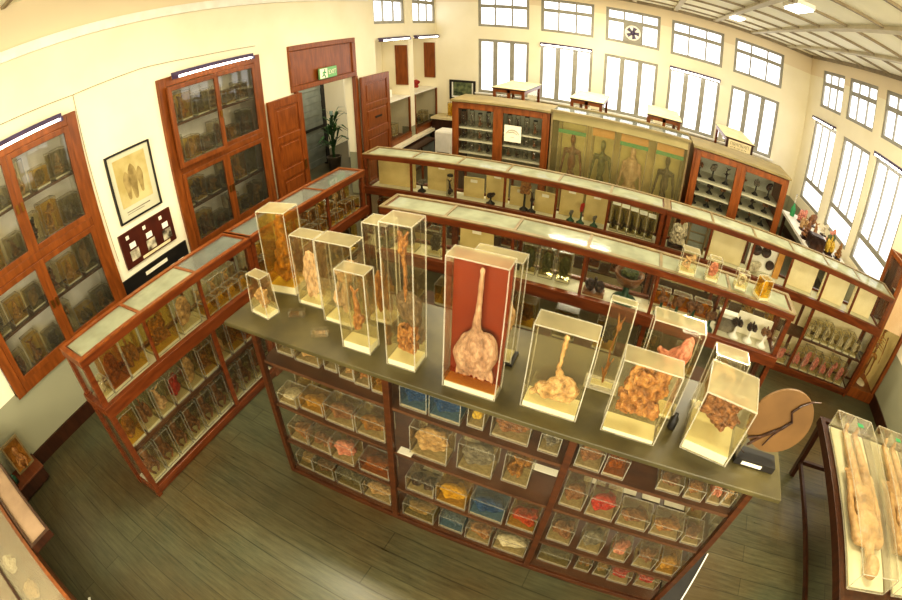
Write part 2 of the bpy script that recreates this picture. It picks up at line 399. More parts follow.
P['vessel'] = organ('branching_vessel', [('c', (0, 0, 0), (.02, 0, .35), .07, .09), ('c', (.02, 0, .35), (-.06, 0, .8), .06, .04), ('c', (-.06, 0, .8), (.05, 0, 1.3), .04, .04), ('c', (.05, 0, 1.3), (.2, 0, 1.6), .05, .03), ('c', (.05, 0, 1.3), (-.12, 0, 1.65), .05, .03), ('c', (.02, 0, .35), (.22, 0, .6), .05, .02), ('c', (0, 0, .1), (-.2, 0, .3), .05, .03), ('e', (.06, 0, 1.35), (.12, .07, .12))], .035, .03, 7)
P['tube'] = organ('tubular_organ', [('c', (0, 0, 0), (.04, 0, .5), .16, .12), ('c', (.04, 0, .5), (0, 0, 1.2), .12, .07), ('e', (.1, 0, .25), (.22, .16, .2)), ('c', (0, 0, 1.2), (.18, 0, 1.4), .06, .04), ('c', (0, 0, 1.2), (-.15, 0, 1.42), .06, .04)], .05, .05, 6)
P['ring'] = organ('ring_of_tissue', [('c', (.4 * math.cos(a), .0, .5 + .4 * math.sin(a)), (.4 * math.cos(a + .5), .0, .5 + .4 * math.sin(a + .5)), .15 + .05 * math.sin(3 * a), .15 + .05 * math.sin(3 * a + 1.5)) for a in [i * .5 for i in range(13)]], .05, .05, 6)
P['joint'] = organ('joint_with_bone', [('c', (0, 0, 0), (.05, 0, .7), .13, .1), ('e', (.28, 0, .8), (.17, .15, .24)), ('c', (.05, 0, .7), (.25, 0, .8), .1, .12), ('c', (.02, 0, .6), (-.3, 0, .75), .12, .06), ('e', (-.25, 0, .12), (.28, .15, .12)), ('c', (-.1, 0, .65), (-.45, 0, .2), .06, .05)], .045, .04, 6)
P['figure'] = organ('curled_fetal_specimen', [('e', (0, .02, .82), (.19, .2, .22)), ('e', (0, 0, .42), (.2, .17, .28)), ('c', (.17, 0, .55), (.3, -.1, .32), .07, .05), ('c', (.3, -.1, .32), (.08, -.2, .4), .05, .045), ('c', (-.17, 0, .55), (-.3, -.1, .32), .07, .05), ('c', (-.3, -.1, .32), (-.08, -.2, .42), .05, .045), ('c', (.12, 0, .2), (.28, -.22, .3), .1, .07), ('c', (.28, -.22, .3), (.1, -.24, .06), .065, .05), ('c', (-.12, 0, .2), (-.28, -.22, .3), .1, .07), ('c', (-.28, -.22, .3), (-.1, -.24, .06), .065, .05), ('c', (0, 0, .62), (0, .01, .72), .09, .09)], .035, .015, 8)
P['strands'] = organ('stranded_tissue', [('c', (R.uniform(-.4, .4), R.uniform(-.1, .1), R.uniform(.1, .9)), (R.uniform(-.45, .45), R.uniform(-.1, .1), R.uniform(0, 1)), .08, .05) for i in range(14)] + [('e', (0, 0, .35), (.4, .12, .2)), ('c', (-.25, 0, .4), (-.1, 0, 1.0), .06, .05), ('c', (-.1, 0, 1.0), (.3, 0, .9), .05, .05), ('c', (.3, 0, .9), (.3, 0, .4), .05, .05)], .04, .05, 7)
P['bones'] = organ('column_of_tissue', [('c', (-.05, 0, 0), (0, 0, 1), .22, .13), ('c', (.2, 0, 0), (.12, 0, .8), .1, .06), ('c', (-.25, 0, 0), (-.15, 0, .7), .1, .05), ('e', (0, 0, .2), (.33, .22, .2)), ('c', (0, 0, 1), (.02, 0, 1.4), .11, .09)], .05, .09, 5)

P['round_stomach'] = organ('round_stomach', [('c', (.02, 0, 1.6), (0, 0, 1.15), .045, .05), ('c', (0, 0, 1.15), (-.03, 0, .72), .055, .09), ('e', (.0, 0, .42), (.4, .15, .36)), ('e', (.16, 0, .5), (.26, .14, .28)), ('e', (-.22, 0, .34), (.22, .13, .24))] + [('c', (-.3 + .075 * i, 0, .2), (-.36 + .09 * i, 0, .0 + .03 * (i % 2)), .05, .025) for i in range(9)], .03, .022, 6)
P['larynx'] = organ('larynx_and_gullet', [('e', (0, 0, 1.0), (.13, .1, .1)), ('c', (-.05, 0, 1.06), (-.12, 0, 1.16), .06, .03), ('c', (.06, 0, 1.06), (.12, 0, 1.15), .06, .03), ('e', (0, -.02, .88), (.1, .09, .1)), ('c', (0, 0, .95), (.03, 0, .45), .055, .045), ('c', (.03, 0, .45), (.02, 0, 0), .045, .04)], .022, .03, 9)
P['liver'] = organ('dark_lobe', [('e', (0, 0, .4), (.5, .2, .3)), ('e', (.2, 0, .2), (.28, .18, .22)), ('e', (-.25, 0, .5), (.22, .16, .2))], .04, .04, 5)

def vascular(name, thick, skirt):
    pr = [('e', (0, 0, 1.56), (.066, .08, .095)), ('c', (0, 0, 1.5), (0, 0, 1.38), .035, .045), ('c', (0, 0, 1.38), (0, 0, .92), thick, thick * .8),
          ('c', (-.17, 0, 1.36), (.17, 0, 1.36), .045, .045)]
    for s in (-1, 1):
        pr += [('c', (s * .17, 0, 1.36), (s * .24, 0, 1.06), .04, .03), ('c', (s * .24, 0, 1.06), (s * .27, -.03, .78), .03, .022), ('e', (s * .28, -.03, .72), (.03, .02, .06)),
               ('c', (s * .08, 0, .9), (s * .1, 0, .48), skirt, .045), ('c', (s * .1, 0, .48), (s * .1, .02, .06), .045, .03), ('c', (s * .1, .02, .05), (s * .11, -.12, .03), .03, .025)]
    pr += [('e', (0, 0, .95), (thick * 1.3, .09, .13)), ('e', (0, 0, 1.2), (thick * 1.35, .1, .18))]
    return organ(name, pr, .022, .012, 9, norm=False)
P['body_thin'] = vascular('standing_dissected_figure', .075, .05)
P['body_full'] = vascular('standing_preserved_figure', .13, .085)

def lying_body(name):
    pr = [('e', (0, 1.34, .085), (.07, .09, .08)), ('c', (0, 1.25, .07), (0, 1.18, .07), .042, .05), ('e', (0, 1.0, .08), (.135, .17, .075)), ('e', (0, .84, .075), (.12, .14, .065)),
          ('e', (0, .72, .075), (.125, .1, .07)), ('c', (-.13, 1.12, .07), (.13, 1.12, .07), .05, .05)]
    for s in (-1, 1):
        pr += [('c', (s * .15, 1.1, .07), (s * .17, .86, .06), .045, .036), ('c', (s * .17, .86, .06), (s * .15, .62, .07), .036, .026), ('e', (s * .15, .56, .07), (.03, .06, .018)),
               ('c', (s * .065, .7, .07), (s * .07, .38, .07), .068, .05), ('c', (s * .07, .38, .07), (s * .065, .08, .06), .05, .03), ('c', (s * .065, .06, .05), (s * .07, .05, .12), .028, .022)]
        for k in range(5): pr.append(('c', (s * .15 + (k - 2) * .011, .53, .07), (s * .15 + (k - 2) * .014, .49 - .01 * (2 - abs(k - 2)), .065), .008, .006))
    pr += [('e', (0, 1.36, .16), (.015, .02, .018))]
    return organ(name, pr, .012, .006, 14, norm=False)

# ------------------------------------------------------------------ jars
BOXES = {}
def box_mesh(w, d, h, e, tap=0.0, milky=False):
    key = (round(w, 3), round(d, 3), round(h, 3), e, tap, milky)
    if key in BOXES: return BOXES[key]
    mb = MB(); x, y = w / 2, d / 2; t = 1 - tap
    c = [(-x, -y, 0), (x, -y, 0), (x, y, 0), (-x, y, 0), (-x * t, -y * t, h), (x * t, -y * t, h), (x * t, y * t, h), (-x * t, y * t, h)]
    for q, mi in (((0, 1, 5, 4), 0), ((1, 2, 6, 5), 0), ((2, 3, 7, 6), 0), ((3, 0, 4, 7), 0), ((4, 5, 6, 7), 2), ((3, 2, 1, 0), 0)):
        mb.quad([c[i] for i in q], mi)
    for i, j in ((0, 1), (1, 2), (2, 3), (3, 0), (4, 5), (5, 6), (6, 7), (7, 4), (0, 4), (1, 5), (2, 6), (3, 7)):
        mb.tube([c[i], c[j]], e, 4, 1)
    BOXES[key] = mb.mesh('clear_case', [M['acr'], M['acr_edge'], M['acr_top'] if milky else M['acr_lid']])
    return BOXES[key]
def unit_box(mat):
    if mat not in BOXES:
        BOXES[mat] = MB().box(-.5, .5, -.5, .5, 0, 1).mesh('block', M[mat])
    return BOXES[mat]

def put(name, me, mat, parent, loc, scale, rz=0.0):
    o = obj(name, me, parent); o.location = loc; o.scale = scale; o.rotation_euler = (0, 0, rz)
    if mat is not None:
        o.material_slots[0].link = 'OBJECT'; o.material_slots[0].material = M[mat]
    return o

def jar(F, u, v, z, w, d, h, kind, mat, label, fluid='fl_clear', group=None, rz=0.0, e=.004, base=.02, fill=(.78, .7, .78), lift=0.0, tap=0.0, srz=0.0, milky=False, bmat='acr_base', name='specimen_jar', cat='specimen jar', top=None):
    t = thing(name, label, cat, F, (u, v, z), group, rz)
    obj('clear_case', box_mesh(w, d, h, e, tap, milky), t)
    if base: put('base', unit_box(bmat), None, t, (0, 0, .002), (w * .94, d * .94, base))
    if fluid:
        k = 1 - tap
        put('fluid', unit_box(fluid), None, t, (0, 0, base + .004), (w * .95 * k, d * .95 * k, (h - base) * .9))
    if kind:
        put('specimen', P[kind], mat, t, (0, 0, base + .006 + lift * h), (w * fill[0], d * fill[1], (h - base) * fill[2]), srz)
    if top: put('lid', unit_box(top), None, t, (0, 0, h - .004), (w * 1.02, d * 1.02, .012))
    return t

BOT = {}
def bottle(F, u, v, z, r, h, label, mat='t_grey', fluid='fl_murky', group=None, name='specimen_bottle'):
    t = thing(name, label, 'bottle', F, (u, v, z), group)
    key = (round(r, 3), round(h, 3))
    if key not in BOT:
        BOT[key] = (MB().lathe([(r * .96, 0), (r, .01), (r, h * .8), (r * .75, h * .88), (r * .7, h * .93)], 12).mesh('bottle_glass', M['acr'], True),
                    MB().lathe([(r * .78, h * .92), (r * .78, h * .98), (r * .6, h)], 12).mesh('stopper', M['black'], True))
    obj('glass_body', BOT[key][0], t); obj('stopper', BOT[key][1], t)
    put('specimen', P['tube'], mat, t, (0, 0, .01), (r * 1.5, r * 1.3, h * .72))
    return t

# ================================================================== SETTING
fl = MB().box(-7.5, 5.2, -2.6, 11.4, -.08, 0)
struct('floor', fl, M['floor'])
struct('ceiling', MB().box(-5.2, 5.2, -2.6, 10.9, 4.03, 4.13), M['ceiling'])
mb = MB()
for x in (-2.8, -1.96, -1.12, -.28, .56, 1.4, 2.22, 3.06): mb.box(x - .045, x + .045, -2.6, 10.6, 3.985, 4.028)
struct('trim_1', mb, M['ceil_beam'])
mb = MB()
y = -2.35
while y < 10.5:
    mb.box(-4.6, 4.2, y - .022, y + .022, 4.0, 4.029); y += .93
struct('trim_2', mb, M['ceil_strip'])

def holed(u0, u1, z0, z1, holes, thick):
    """wall slab in local y/z with rectangular holes; the inner face lies on x=0 and the thickness goes to x=thick"""
    us = sorted({u0, u1} | {h[0] for h in holes} | {h[1] for h in holes}); zs = sorted({z0, z1} | {h[2] for h in holes} | {h[3] for h in holes})
    us = [u for u in us if u0 <= u <= u1]; zs = [q for q in zs if z0 <= q <= z1]
    mb = MB()
    for a, b in zip(us, us[1:]):
        run = None
        for c, d in zip(zs, zs[1:]):
            m = ((a + b) / 2, (c + d) / 2)
            solid = not any(h[0] < m[0] < h[1] and h[2] < m[1] < h[3] for h in holes)
            if solid: run = (run[0], d) if run else (c, d)
            if run and (not solid or d == zs[-1]):
                mb.box(min(0, thick), max(0, thick), a, b, run[0], run[1]); run = None
    return mb

LH = [(.36, 1.92, .74, 2.79), (2.92, 4.53, .74, 2.79), (5.25, 6.85, -.01, 2.16), (7.6, 9.0, .56, 2.74), (9.22, 10.5, .56, 2.74), (7.6, 8.87, 3.06, 3.8), (9.25, 10.5, 3.06, 3.8)]
struct('wall_left', holed(-2.6, 10.75, 0, 4.03, LH, -.2), M['wall'], LW)
RH = [(8.72, 9.8, 3.0, 3.77), (7.38, 8.5, 3.0, 3.77), (6.02, 7.1, 3.0, 3.77), (4.66, 5.74, 3.0, 3.77), (8.78, 9.94, .98, 2.68), (7.31, 8.44, .98, 2.68), (5.95, 7.1, .98, 2.68), (4.5, 5.6, .98, 2.68)]
struct('wall_right', holed(-2.6, 10.6, 0, 4.03, RH, .2), M['wall'], RW)
bx = [(-3.62, -2.49), (-2.235, -1.12), (-.87, .265), (.505, 1.625), (1.875, 3.0)]
BH = []
for a, b in bx: BH += [(a, b, 3.015, 3.78), (a, b, 1.43, 2.71)]
wb = holed(-4.75, 3.75, 0, 4.03, BH, -.2)
o = struct('wall_back', wb, M['wall'])
o.location = (0, 10.5, 0)
o.data.transform(Matrix(((0, 1, 0, 0), (-1, 0, 0, 0), (0, 0, 1, 0), (0, 0, 0, 1))))   # local y -> world x, local -x -> world +y
o.data.update()

struct('trim_3', MB().box(0, .05, -2.6, 7.35, 3.5, 3.6), M['white'], LW)
struct('baseboard_left', MB().box(0, .025, -2.6, 5.1, 0, .16), M['wood_dark'], LW)
struct('baseboard_right', MB().box(-.025, 0, -2.6, 10.3, 0, .16), M['wood_dark'], RW)
struct('trim_4', MB().box(-4.6, 3.66, 10.42, 10.5, 3.97, 4.03), M['ceil_strip'])
struct('trim_5', MB().box(-.06, 0, -2.6, 10.4, 3.97, 4.03), M['ceil_strip'], RW)

# windows
wn = [0]
def window(F, p, width, height, cols, rows=(), axis='x', sill=0.0):
    """frame centred on local origin along width; axis x: pane plane is local xz, axis y: pane plane is local yz"""
    wn[0] += 1
    mb = MB(); pn = MB(); f = .06; dp = .04
    def B(m, a, b, c, d, e):
        if axis == 'x': m.box(a, b, -e, e, c, d)
        else: m.box(-e, e, a, b, c, d)
    w = width / 2
    B(mb, -w, -w + f, 0, height, dp); B(mb, w - f, w, 0, height, dp); B(mb, -w + f, w - f, 0, f, dp); B(mb, -w + f, w - f, height - f, height, dp)
    for z in rows: B(mb, -w + f, w - f, z - .04, z + .04, dp * .9)
    zs = [f] + [z for z in rows] + [height - f]
    for i, c in enumerate(cols):
        for k in range(1, c):
            u = -w + 2 * w * k / c; hw = .016 if c == 3 and len(rows) else .05
            B(mb, u - hw, u + hw, zs[i] + (.03 if i else 0), zs[i + 1] - (.03 if i + 1 < len(zs) - 1 else 0), dp * .8)
    o = struct('window_%d' % wn[0], mb, M['winframe'], F, p)
    if axis == 'x': pn.quad([(-w + f, .0, f), (w - f, .0, f), (w - f, .0, height - f), (-w + f, .0, height - f)])
    else: pn.quad([(0, -w + f, f), (0, w - f, f), (0, w - f, height - f), (0, -w + f, height - f)])
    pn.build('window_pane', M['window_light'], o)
    if sill:
        s = MB()
        if axis == 'x': s.box(-w - .05, w + .05, -.16, .1, -.03, 0)
        else: s.box(-.16, .1, -w - .05, w + .05, -.03, 0)
        s.build('window_sill', M['white'], o)
    return o
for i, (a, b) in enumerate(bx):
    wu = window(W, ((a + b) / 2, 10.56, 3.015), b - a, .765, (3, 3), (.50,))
    if i == 2:
        fb = MB().box(-.185, .185, -.03, .0, .05, .47)
        fan = thing('exhaust_fan', 'round exhaust fan with dark blades set in the middle upper back window', 'fan', W, ((a + b) / 2, 10.5, 3.02))
        fb.build('mounting_board', M['winframe'], fan)
        mb = MB(); mb.lathe([(.15, -.02), (.17, 0), (.17, .02), (.15, .03)], 24)
        rg = mb.build('rim', M['white'], fan, True); rg.rotation_euler = (PI / 2, 0, 0); rg.location = (0, -.035, .26)
        for k in range(5):
            a5 = 2 * PI * k / 5
            bl = MB().prism([(.02, -.02), (.13, -.05), (.13, .035), (.03, .02)], 0, .008, axis=1).build('blade', M['purple'], fan)
            bl.location = (0, -.08, .26); bl.rotation_euler = (0, a5, 0)
        hb = MB().lathe([(.045, 0), (.045, .04), (.03, .05)], 14).build('hub', M['purple'], fan, True); hb.rotation_euler = (PI / 2, 0, 0); hb.location = (0, -.065, .26)
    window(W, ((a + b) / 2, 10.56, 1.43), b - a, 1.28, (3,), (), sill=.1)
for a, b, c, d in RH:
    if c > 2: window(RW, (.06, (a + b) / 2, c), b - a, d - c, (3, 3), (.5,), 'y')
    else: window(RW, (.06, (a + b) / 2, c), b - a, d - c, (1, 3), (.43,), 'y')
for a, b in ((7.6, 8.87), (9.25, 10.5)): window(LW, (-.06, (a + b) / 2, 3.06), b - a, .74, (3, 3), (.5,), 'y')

# corridor beyond the door
mb = MB(); mb.box(-2.6, -2.4, 3.6, 12.4, 0, 2.9); struct('wall_corridor', mb, M['wall_plain'], LW)
struct('ceiling_corridor', MB().box(-2.6, -.2, 3.6, 12.4, 2.9, 3.0), M['ceiling'], LW)
sh = thing('roller_shutter', 'grey slatted shutter in a dark frame beyond the open doorway', 'shutter', LW, (-1.75, 6.9, 0))
mb = MB()
for k in range(14): mb.box(-.015, .015 if k % 2 else .022, 0, 1.45, .05 + k * .14, .05 + k * .14 + .136)
mb.build('slats', M['grey'], sh)
MB().box(-.04, .04, 1.45, 1.56, 0, 2.5).box(-.04, .04, -.1, 0, 0, 2.5).box(-.04, .04, -.1, 1.56, 2.03, 2.5).box(-.03, .03, 0, 1.45, .86, .92).build('frame', M['black'], sh)
struct('pillar_corridor', MB().box(-1.5, -1.1, 8.9, 9.9, 0, 2.9), M['wall_plain'], LW)
pl = thing('potted_palm', 'dark green palm in a pot beyond the open doorway', 'plant', LW, (-1.3, 8.0, 0))
MB().lathe([(.11, 0), (.15, .28), (.16, .3), (.13, .3), (.12, .26)], 16).build('pot', M['pot'], pl, True)
mb = MB(); rr = random.Random(5)
for k in range(48):
    a = rr.uniform(0, 2 * PI); el = rr.uniform(.1, 1.3); L = rr.uniform(.35, .6); base = Vector((rr.uniform(-.06, .06), rr.uniform(-.06, .06), .4 + rr.uniform(0, .75)))
    dr = Vector((math.cos(a) * math.cos(el), math.sin(a) * math.cos(el), math.sin(el))); side = Vector((-math.sin(a), math.cos(a), 0)) * .035
    p0 = base; p1 = base + dr * L * .55; p2 = base + dr * L + Vector((0, 0, -.16 * L / .4))
    mb.quad([p0 - side * .3, p1 - side, p1 + side, p0 + side * .3]); mb.quad([p1 - side, p2, p1 + side])
for k in range(4): mb.tube([(rr.uniform(-.05, .05), rr.uniform(-.05, .05), .25), (rr.uniform(-.1, .1), rr.uniform(-.1, .1), .95)], .012, 6)
mb.build('foliage', M['leaf'], pl)

# doorway
tr = MB()
tr.box(-.05, .04, 5.13, 6.86, 2.16, 2.24).box(-.05, .04, 5.13, 6.86, 2.76, 2.84).box(-.05, .04, 5.13, 5.23, 2.24, 2.76).box(-.05, .04, 6.76, 6.86, 2.24, 2.76).box(-.05, .015, 5.23, 6.76, 2.24, 2.76)
tr.box(-.05, .03, 5.2, 5.27, 0, 2.16).box(-.05, .03, 6.83, 6.9, 0, 2.16)
struct('trim_6', tr, M['wood_door'], LW, bevel=.008)
def leaf(name, w, h):
    mb = MB(); r = .11
    mb.box(0, .045, 0, r, 0, h).box(0, .045, w - r, w, 0, h)
    for z0, z1 in ((0, .2), (.98, 1.12), (1.5, 1.6), (h - .12, h)): mb.box(0, .045, r, w - r, z0, z1)
    mb.box(.012, .028, r, w - r, .1, h - .06)
    for z0, z1 in ((.24, .94), (1.16, 1.46), (1.64, h - .16)): mb.box(.01, .04, r + .05, w - r - .05, z0, z1)
    return mb
d1 = struct('door_1', leaf('door_1', .72, 2.12), M['wood_door'], LW, (.03, 4.56, .02), bevel=.006)
d2 = struct('door_2', leaf('door_2', 1.0, 2.1), M['wood_door'], LW, (.05, 6.9, .02), bevel=.006)
MB().box(.045, .065, .4, .62, 1.3, 1.33).build('door_handle', M['black'], d2)
MB().box(.045, .065, .6, .65, 1.0, 1.14).build('door_handle', M['brass'], d1)
ex = thing('exit_sign', 'small green and white exit sign on the wooden panel above the doorway', 'sign', LW, (.045, 5.98, 2.25))
MB().box(0, .025, -.23, .23, 0, .17).build('panel', pbr('sign_green', rgb(112, 168, 112), rgb(124, 178, 122), .5, 5), ex)
MB().box(.025, .028, -.22, -.03, .01, .16).build('pictogram_field', M['paper'], ex)
pm = MB()
pm.ball((.03, -.1, .135), (.004, .016, .016), 8, 5)
for a, b in (((-.11, .115), (-.13, .07)), ((-.11, .11), (-.07, .085)), ((-.115, .11), (-.16, .09)), ((-.13, .07), (-.1, .045)), ((-.1, .045), (-.09, .015)), ((-.13, .07), (-.17, .04))):
    pm.tube([(.03, a[0], a[1]), (.03, b[0], b[1])], .009, 5)
pm.build('running_figure', M['greenstrip'], ex)
def text(body, size, parent, loc, rot, mat, extrude=.002):
    c = bpy.data.curves.new('lettering', 'FONT'); c.body = body; c.size = size; c.extrude = extrude; c.align_x = 'CENTER'; c.align_y = 'CENTER'
    o = bpy.data.objects.new('lettering_curve', c); COL.objects.link(o)
    dg = bpy.context.evaluated_depsgraph_get(); dg.update(); me = bpy.data.meshes.new_from_object(o.evaluated_get(dg)); bpy.data.objects.remove(o)
    me.materials.clear(); me.materials.append(mat)
    o = obj('lettering', me, parent); o.location = loc; o.rotation_euler = rot
    return o
text('EXIT', .1, ex, (.03, .1, .085), (PI / 2, 0, PI / 2), M['paper'])

# tube lamps on the walls
def tube_lamp(F, p, L, label, axis='y', group=None, flip=1):
    t = thing('tube_lamp', label, 'lamp', F, p, group)
    a = MB(); b = MB()
    if axis == 'y':
        a.box(0 if flip > 0 else -.08, .08 if flip > 0 else 0, -L / 2, L / 2, .03, .065); b.tube([(.06 * flip, -L / 2 + .02, .008), (.06 * flip, L / 2 - .02, .012)], .011, 8)
        a.box(.03 * flip - .02, .08 * flip + (.02 if flip > 0 else 0), -L / 2, -L / 2 + .02, -.01, .03); a.box(.03 * flip - .02, .08 * flip + (.02 if flip > 0 else 0), L / 2 - .02, L / 2, -.01, .03)
    else:
        a.box(-L / 2, L / 2, -.08, 0, .03, .065); b.tube([(-L / 2 + .02, -.06, .008), (L / 2 - .02, -.06, .012)], .011, 8)
        a.box(-L / 2, -L / 2 + .02, -.08, -.03, -.01, .03); a.box(L / 2 - .02, L / 2, -.08, -.03, -.01, .03)
    a.build('fixture', M['purple'], t); b.build('tube', M['tube'], t, True)
    return t
tube_lamp(LW, (.04, 1.13, 2.78), 1.22, 'purple tube lamp above the nearer tall wall cabinet')
tube_lamp(LW, (.04, 3.72, 2.78), 1.22, 'purple tube lamp above the wall cabinet beside the doorway')
tube_lamp(LW, (.01, 8.3, 2.72), 1.2, 'tube lamp above the wall niche nearer the doorway')
tube_lamp(LW, (.01, 9.85, 2.72), 1.2, 'tube lamp above the corner wall niche')
tube_lamp(W, (-1.68, 10.49, 2.69), 1.1, 'glowing tube lamp above second lower window of the back wall', 'x')
tube_lamp(W, (1.06, 10.49, 2.69), 1.1, 'glowing tube lamp above fourth lower window of the back wall', 'x')
tube_lamp(RW, (-.01, 9.35, 2.69), 1.1, 'tube lamp above the right-wall window nearest the corner', 'y', None, -1)
tube_lamp(RW, (-.01, 6.5, 2.69), 1.1, 'tube lamp above the third right-wall window from the corner', 'y', None, -1)
for (x, y, l) in ((1.5, 8.35, 'bright ceiling lamp nearest the back windows'), (1.62, 5.2, 'bright ceiling lamp nearer the middle of the room')):
    t = thing('ceiling_lamp', l, 'lamp', W, (x, y, 3.93))
    MB().box(-.1, .1, -.3, .3, .05, .1).build('housing', M['white'], t); MB().box(-.085, .085, -.28, .28, .03, .05).build('diffuser', M['ceil_tube'], t)

# cable along the left wall
mb = MB(); mb.tube([(.01, .2, 3.02), (.012, 1.2, 2.98), (.01, 1.95, 2.96), (.012, 2.8, 2.99), (.01, 3.6, 2.95), (.01, 4.5, 2.93)], .003, 5)
mb.tube([(.01, 1.95, 2.96), (.01, 1.97, 1.9), (.01, 1.98, 1.2)], .0025, 5)
single('wall_cable', mb, M['rim'], 'thin cable clipped along the left wall above the tall cabinets', 'cable', LW)

# ================================================================== BUILT-IN WALL CABINETS
def wall_cabinet(s0, s1, label, ajar):
    t = thing('wall_cabinet', label, 'cabinet', LW, (0, s0, .75)); w = s1 - s0; H = 2.03; D = -.36; f = .075
    MB().box(D, D + .02, .02, w - .02, 0, H).box(D, .0, .0, .02, 0, H).box(D, .0, w - .02, w, 0, H).box(D, .0, .02, w - .02, 0, .03).box(D, .0, .02, w - .02, H - .03, H).build('carcass', M['white'], t)
    fr = MB().box(-.02, .035, -.03, f, -.03, H + .03).box(-.02, .035, w - f, w + .03, -.03, H + .03).box(-.02, .035, f, w - f, -.03, f).box(-.02, .035, f, w - f, H - f, H + .03).box(-.02, .035, f, w - f, .95, 1.03)
    fr.build('frame', M['wood_cab'], t, bevel=.006)
    for z in (.48, 1.48): MB().box(D + .02, -.06, .02, w - .02, z, z + .022).build('shelf', M['shelf'], t)
    n = 0
    for r, (z0, z1) in enumerate(((f, .95), (1.03, H - f))):
        for c in range(2):
            y0 = f + (w / 2 - f) * c; y1 = y0 + (w / 2 - f); g = .055
            d = MB().box(0, .03, 0, g, 0, z1 - z0).box(0, .03, y1 - y0 - g, y1 - y0, 0, z1 - z0).box(0, .03, g, y1 - y0 - g, 0, g).box(0, .03, g, y1 - y0 - g, z1 - z0 - g, z1 - z0)
            o = d.build('sash_door', M['wood_cab'], t, bevel=.004); o.location = (0.012, y0, z0)
            if ajar and r == 1 and c == 0:
                o.location = (.06, y0 - .03, z0); o.rotation_euler = (0, 0, -.06)
            MB().quad([(.015, g, g), (.015, y1 - y0 - g, g), (.015, y1 - y0 - g, z1 - z0 - g), (.015, g, z1 - z0 - g)]).build('pane', M['pane_amber'], o)
            MB().box(.03, .045, y1 - y0 - g + .015 if c == 0 else .015, y1 - y0 - .015 if c == 0 else g - .015, .4, .48).build('pull', M['brass'], o)
    return t
wall_cabinet(.4, 1.9, 'tall wooden wall cabinet with four glass doors, nearest the camera', False)
wall_cabinet(2.95, 4.5, 'tall wooden wall cabinet with one upper door ajar, beside the doorway', True)
KIN = [('slice', 't_brown'), ('bones', 't_tan'), ('lobes', 't_grey'), ('tube', 't_amber'), ('blob', 't_tan'), ('figure', 't_tan'), ('strands', 't_dark'), ('fold', 't_brown'), ('slice', 't_grey'), ('joint', 't_tan')]
DESC = {'slice': 'flat slice', 'bones': 'upright column', 'lobes': 'lobed organ', 'tube': 'tubular organ', 'blob': 'lump', 'figure': 'curled fetal specimen', 'strands': 'stranded tissue', 'fold': 'folded tissue', 'joint': 'jointed bone', 'ring': 'ring', 'stomach': 'stomach', 'vessel': 'vessel', 'trachea': 'gullet'}
MC = {'t_brown': 'brown', 't_dark': 'dark', 't_tan': 'tan', 't_orange': 'orange', 't_pink': 'pink', 't_pale': 'pale', 't_red': 'red', 't_amber': 'amber', 't_blue': 'blue', 't_yellow': 'yellow', 't_grey': 'grey', 't_white': 'white', 't_green': 'green'}
rr = random.Random(11); kk = 0
for s0, s1, cn in ((.4, 1.9, 'near wall cabinet'), (2.95, 4.5, 'doorway wall cabinet')):
    for zi, (z, sn) in enumerate(((.785, 'bottom'), (1.255, 'lower middle'), (1.785, 'upper middle'), (2.255, 'top'))):
        n = 6; step = (s1 - s0 - .14) / n
        for k in range(n):
            kd, mt = KIN[(kk * 3 + kk // 10) % 10]; kk += 1
            h = rr.uniform(.24, .38) if k % 2 else rr.uniform(.18, .34); w = step * rr.uniform(.68, .84)
            lab = 'glass jar with %s %s, %s from left, %s shelf, %s' % (MC[mt], DESC[kd], ORD[k], sn, cn)
            jar((at(LW, (0, 0, 0))[0], 0, LW[2]), -.17 + rr.uniform(-.02, .03), s0 + .07 + step * (k + .5), z, .15, w, h, kd, mt, lab, ('fl_murky', 'fl_clear', 'fl_yellow')[kk % 3], 'specimen jars in the %s' % cn, base=.015, srz=PI / 2, fill=(.8, .86, .84), e=.003)

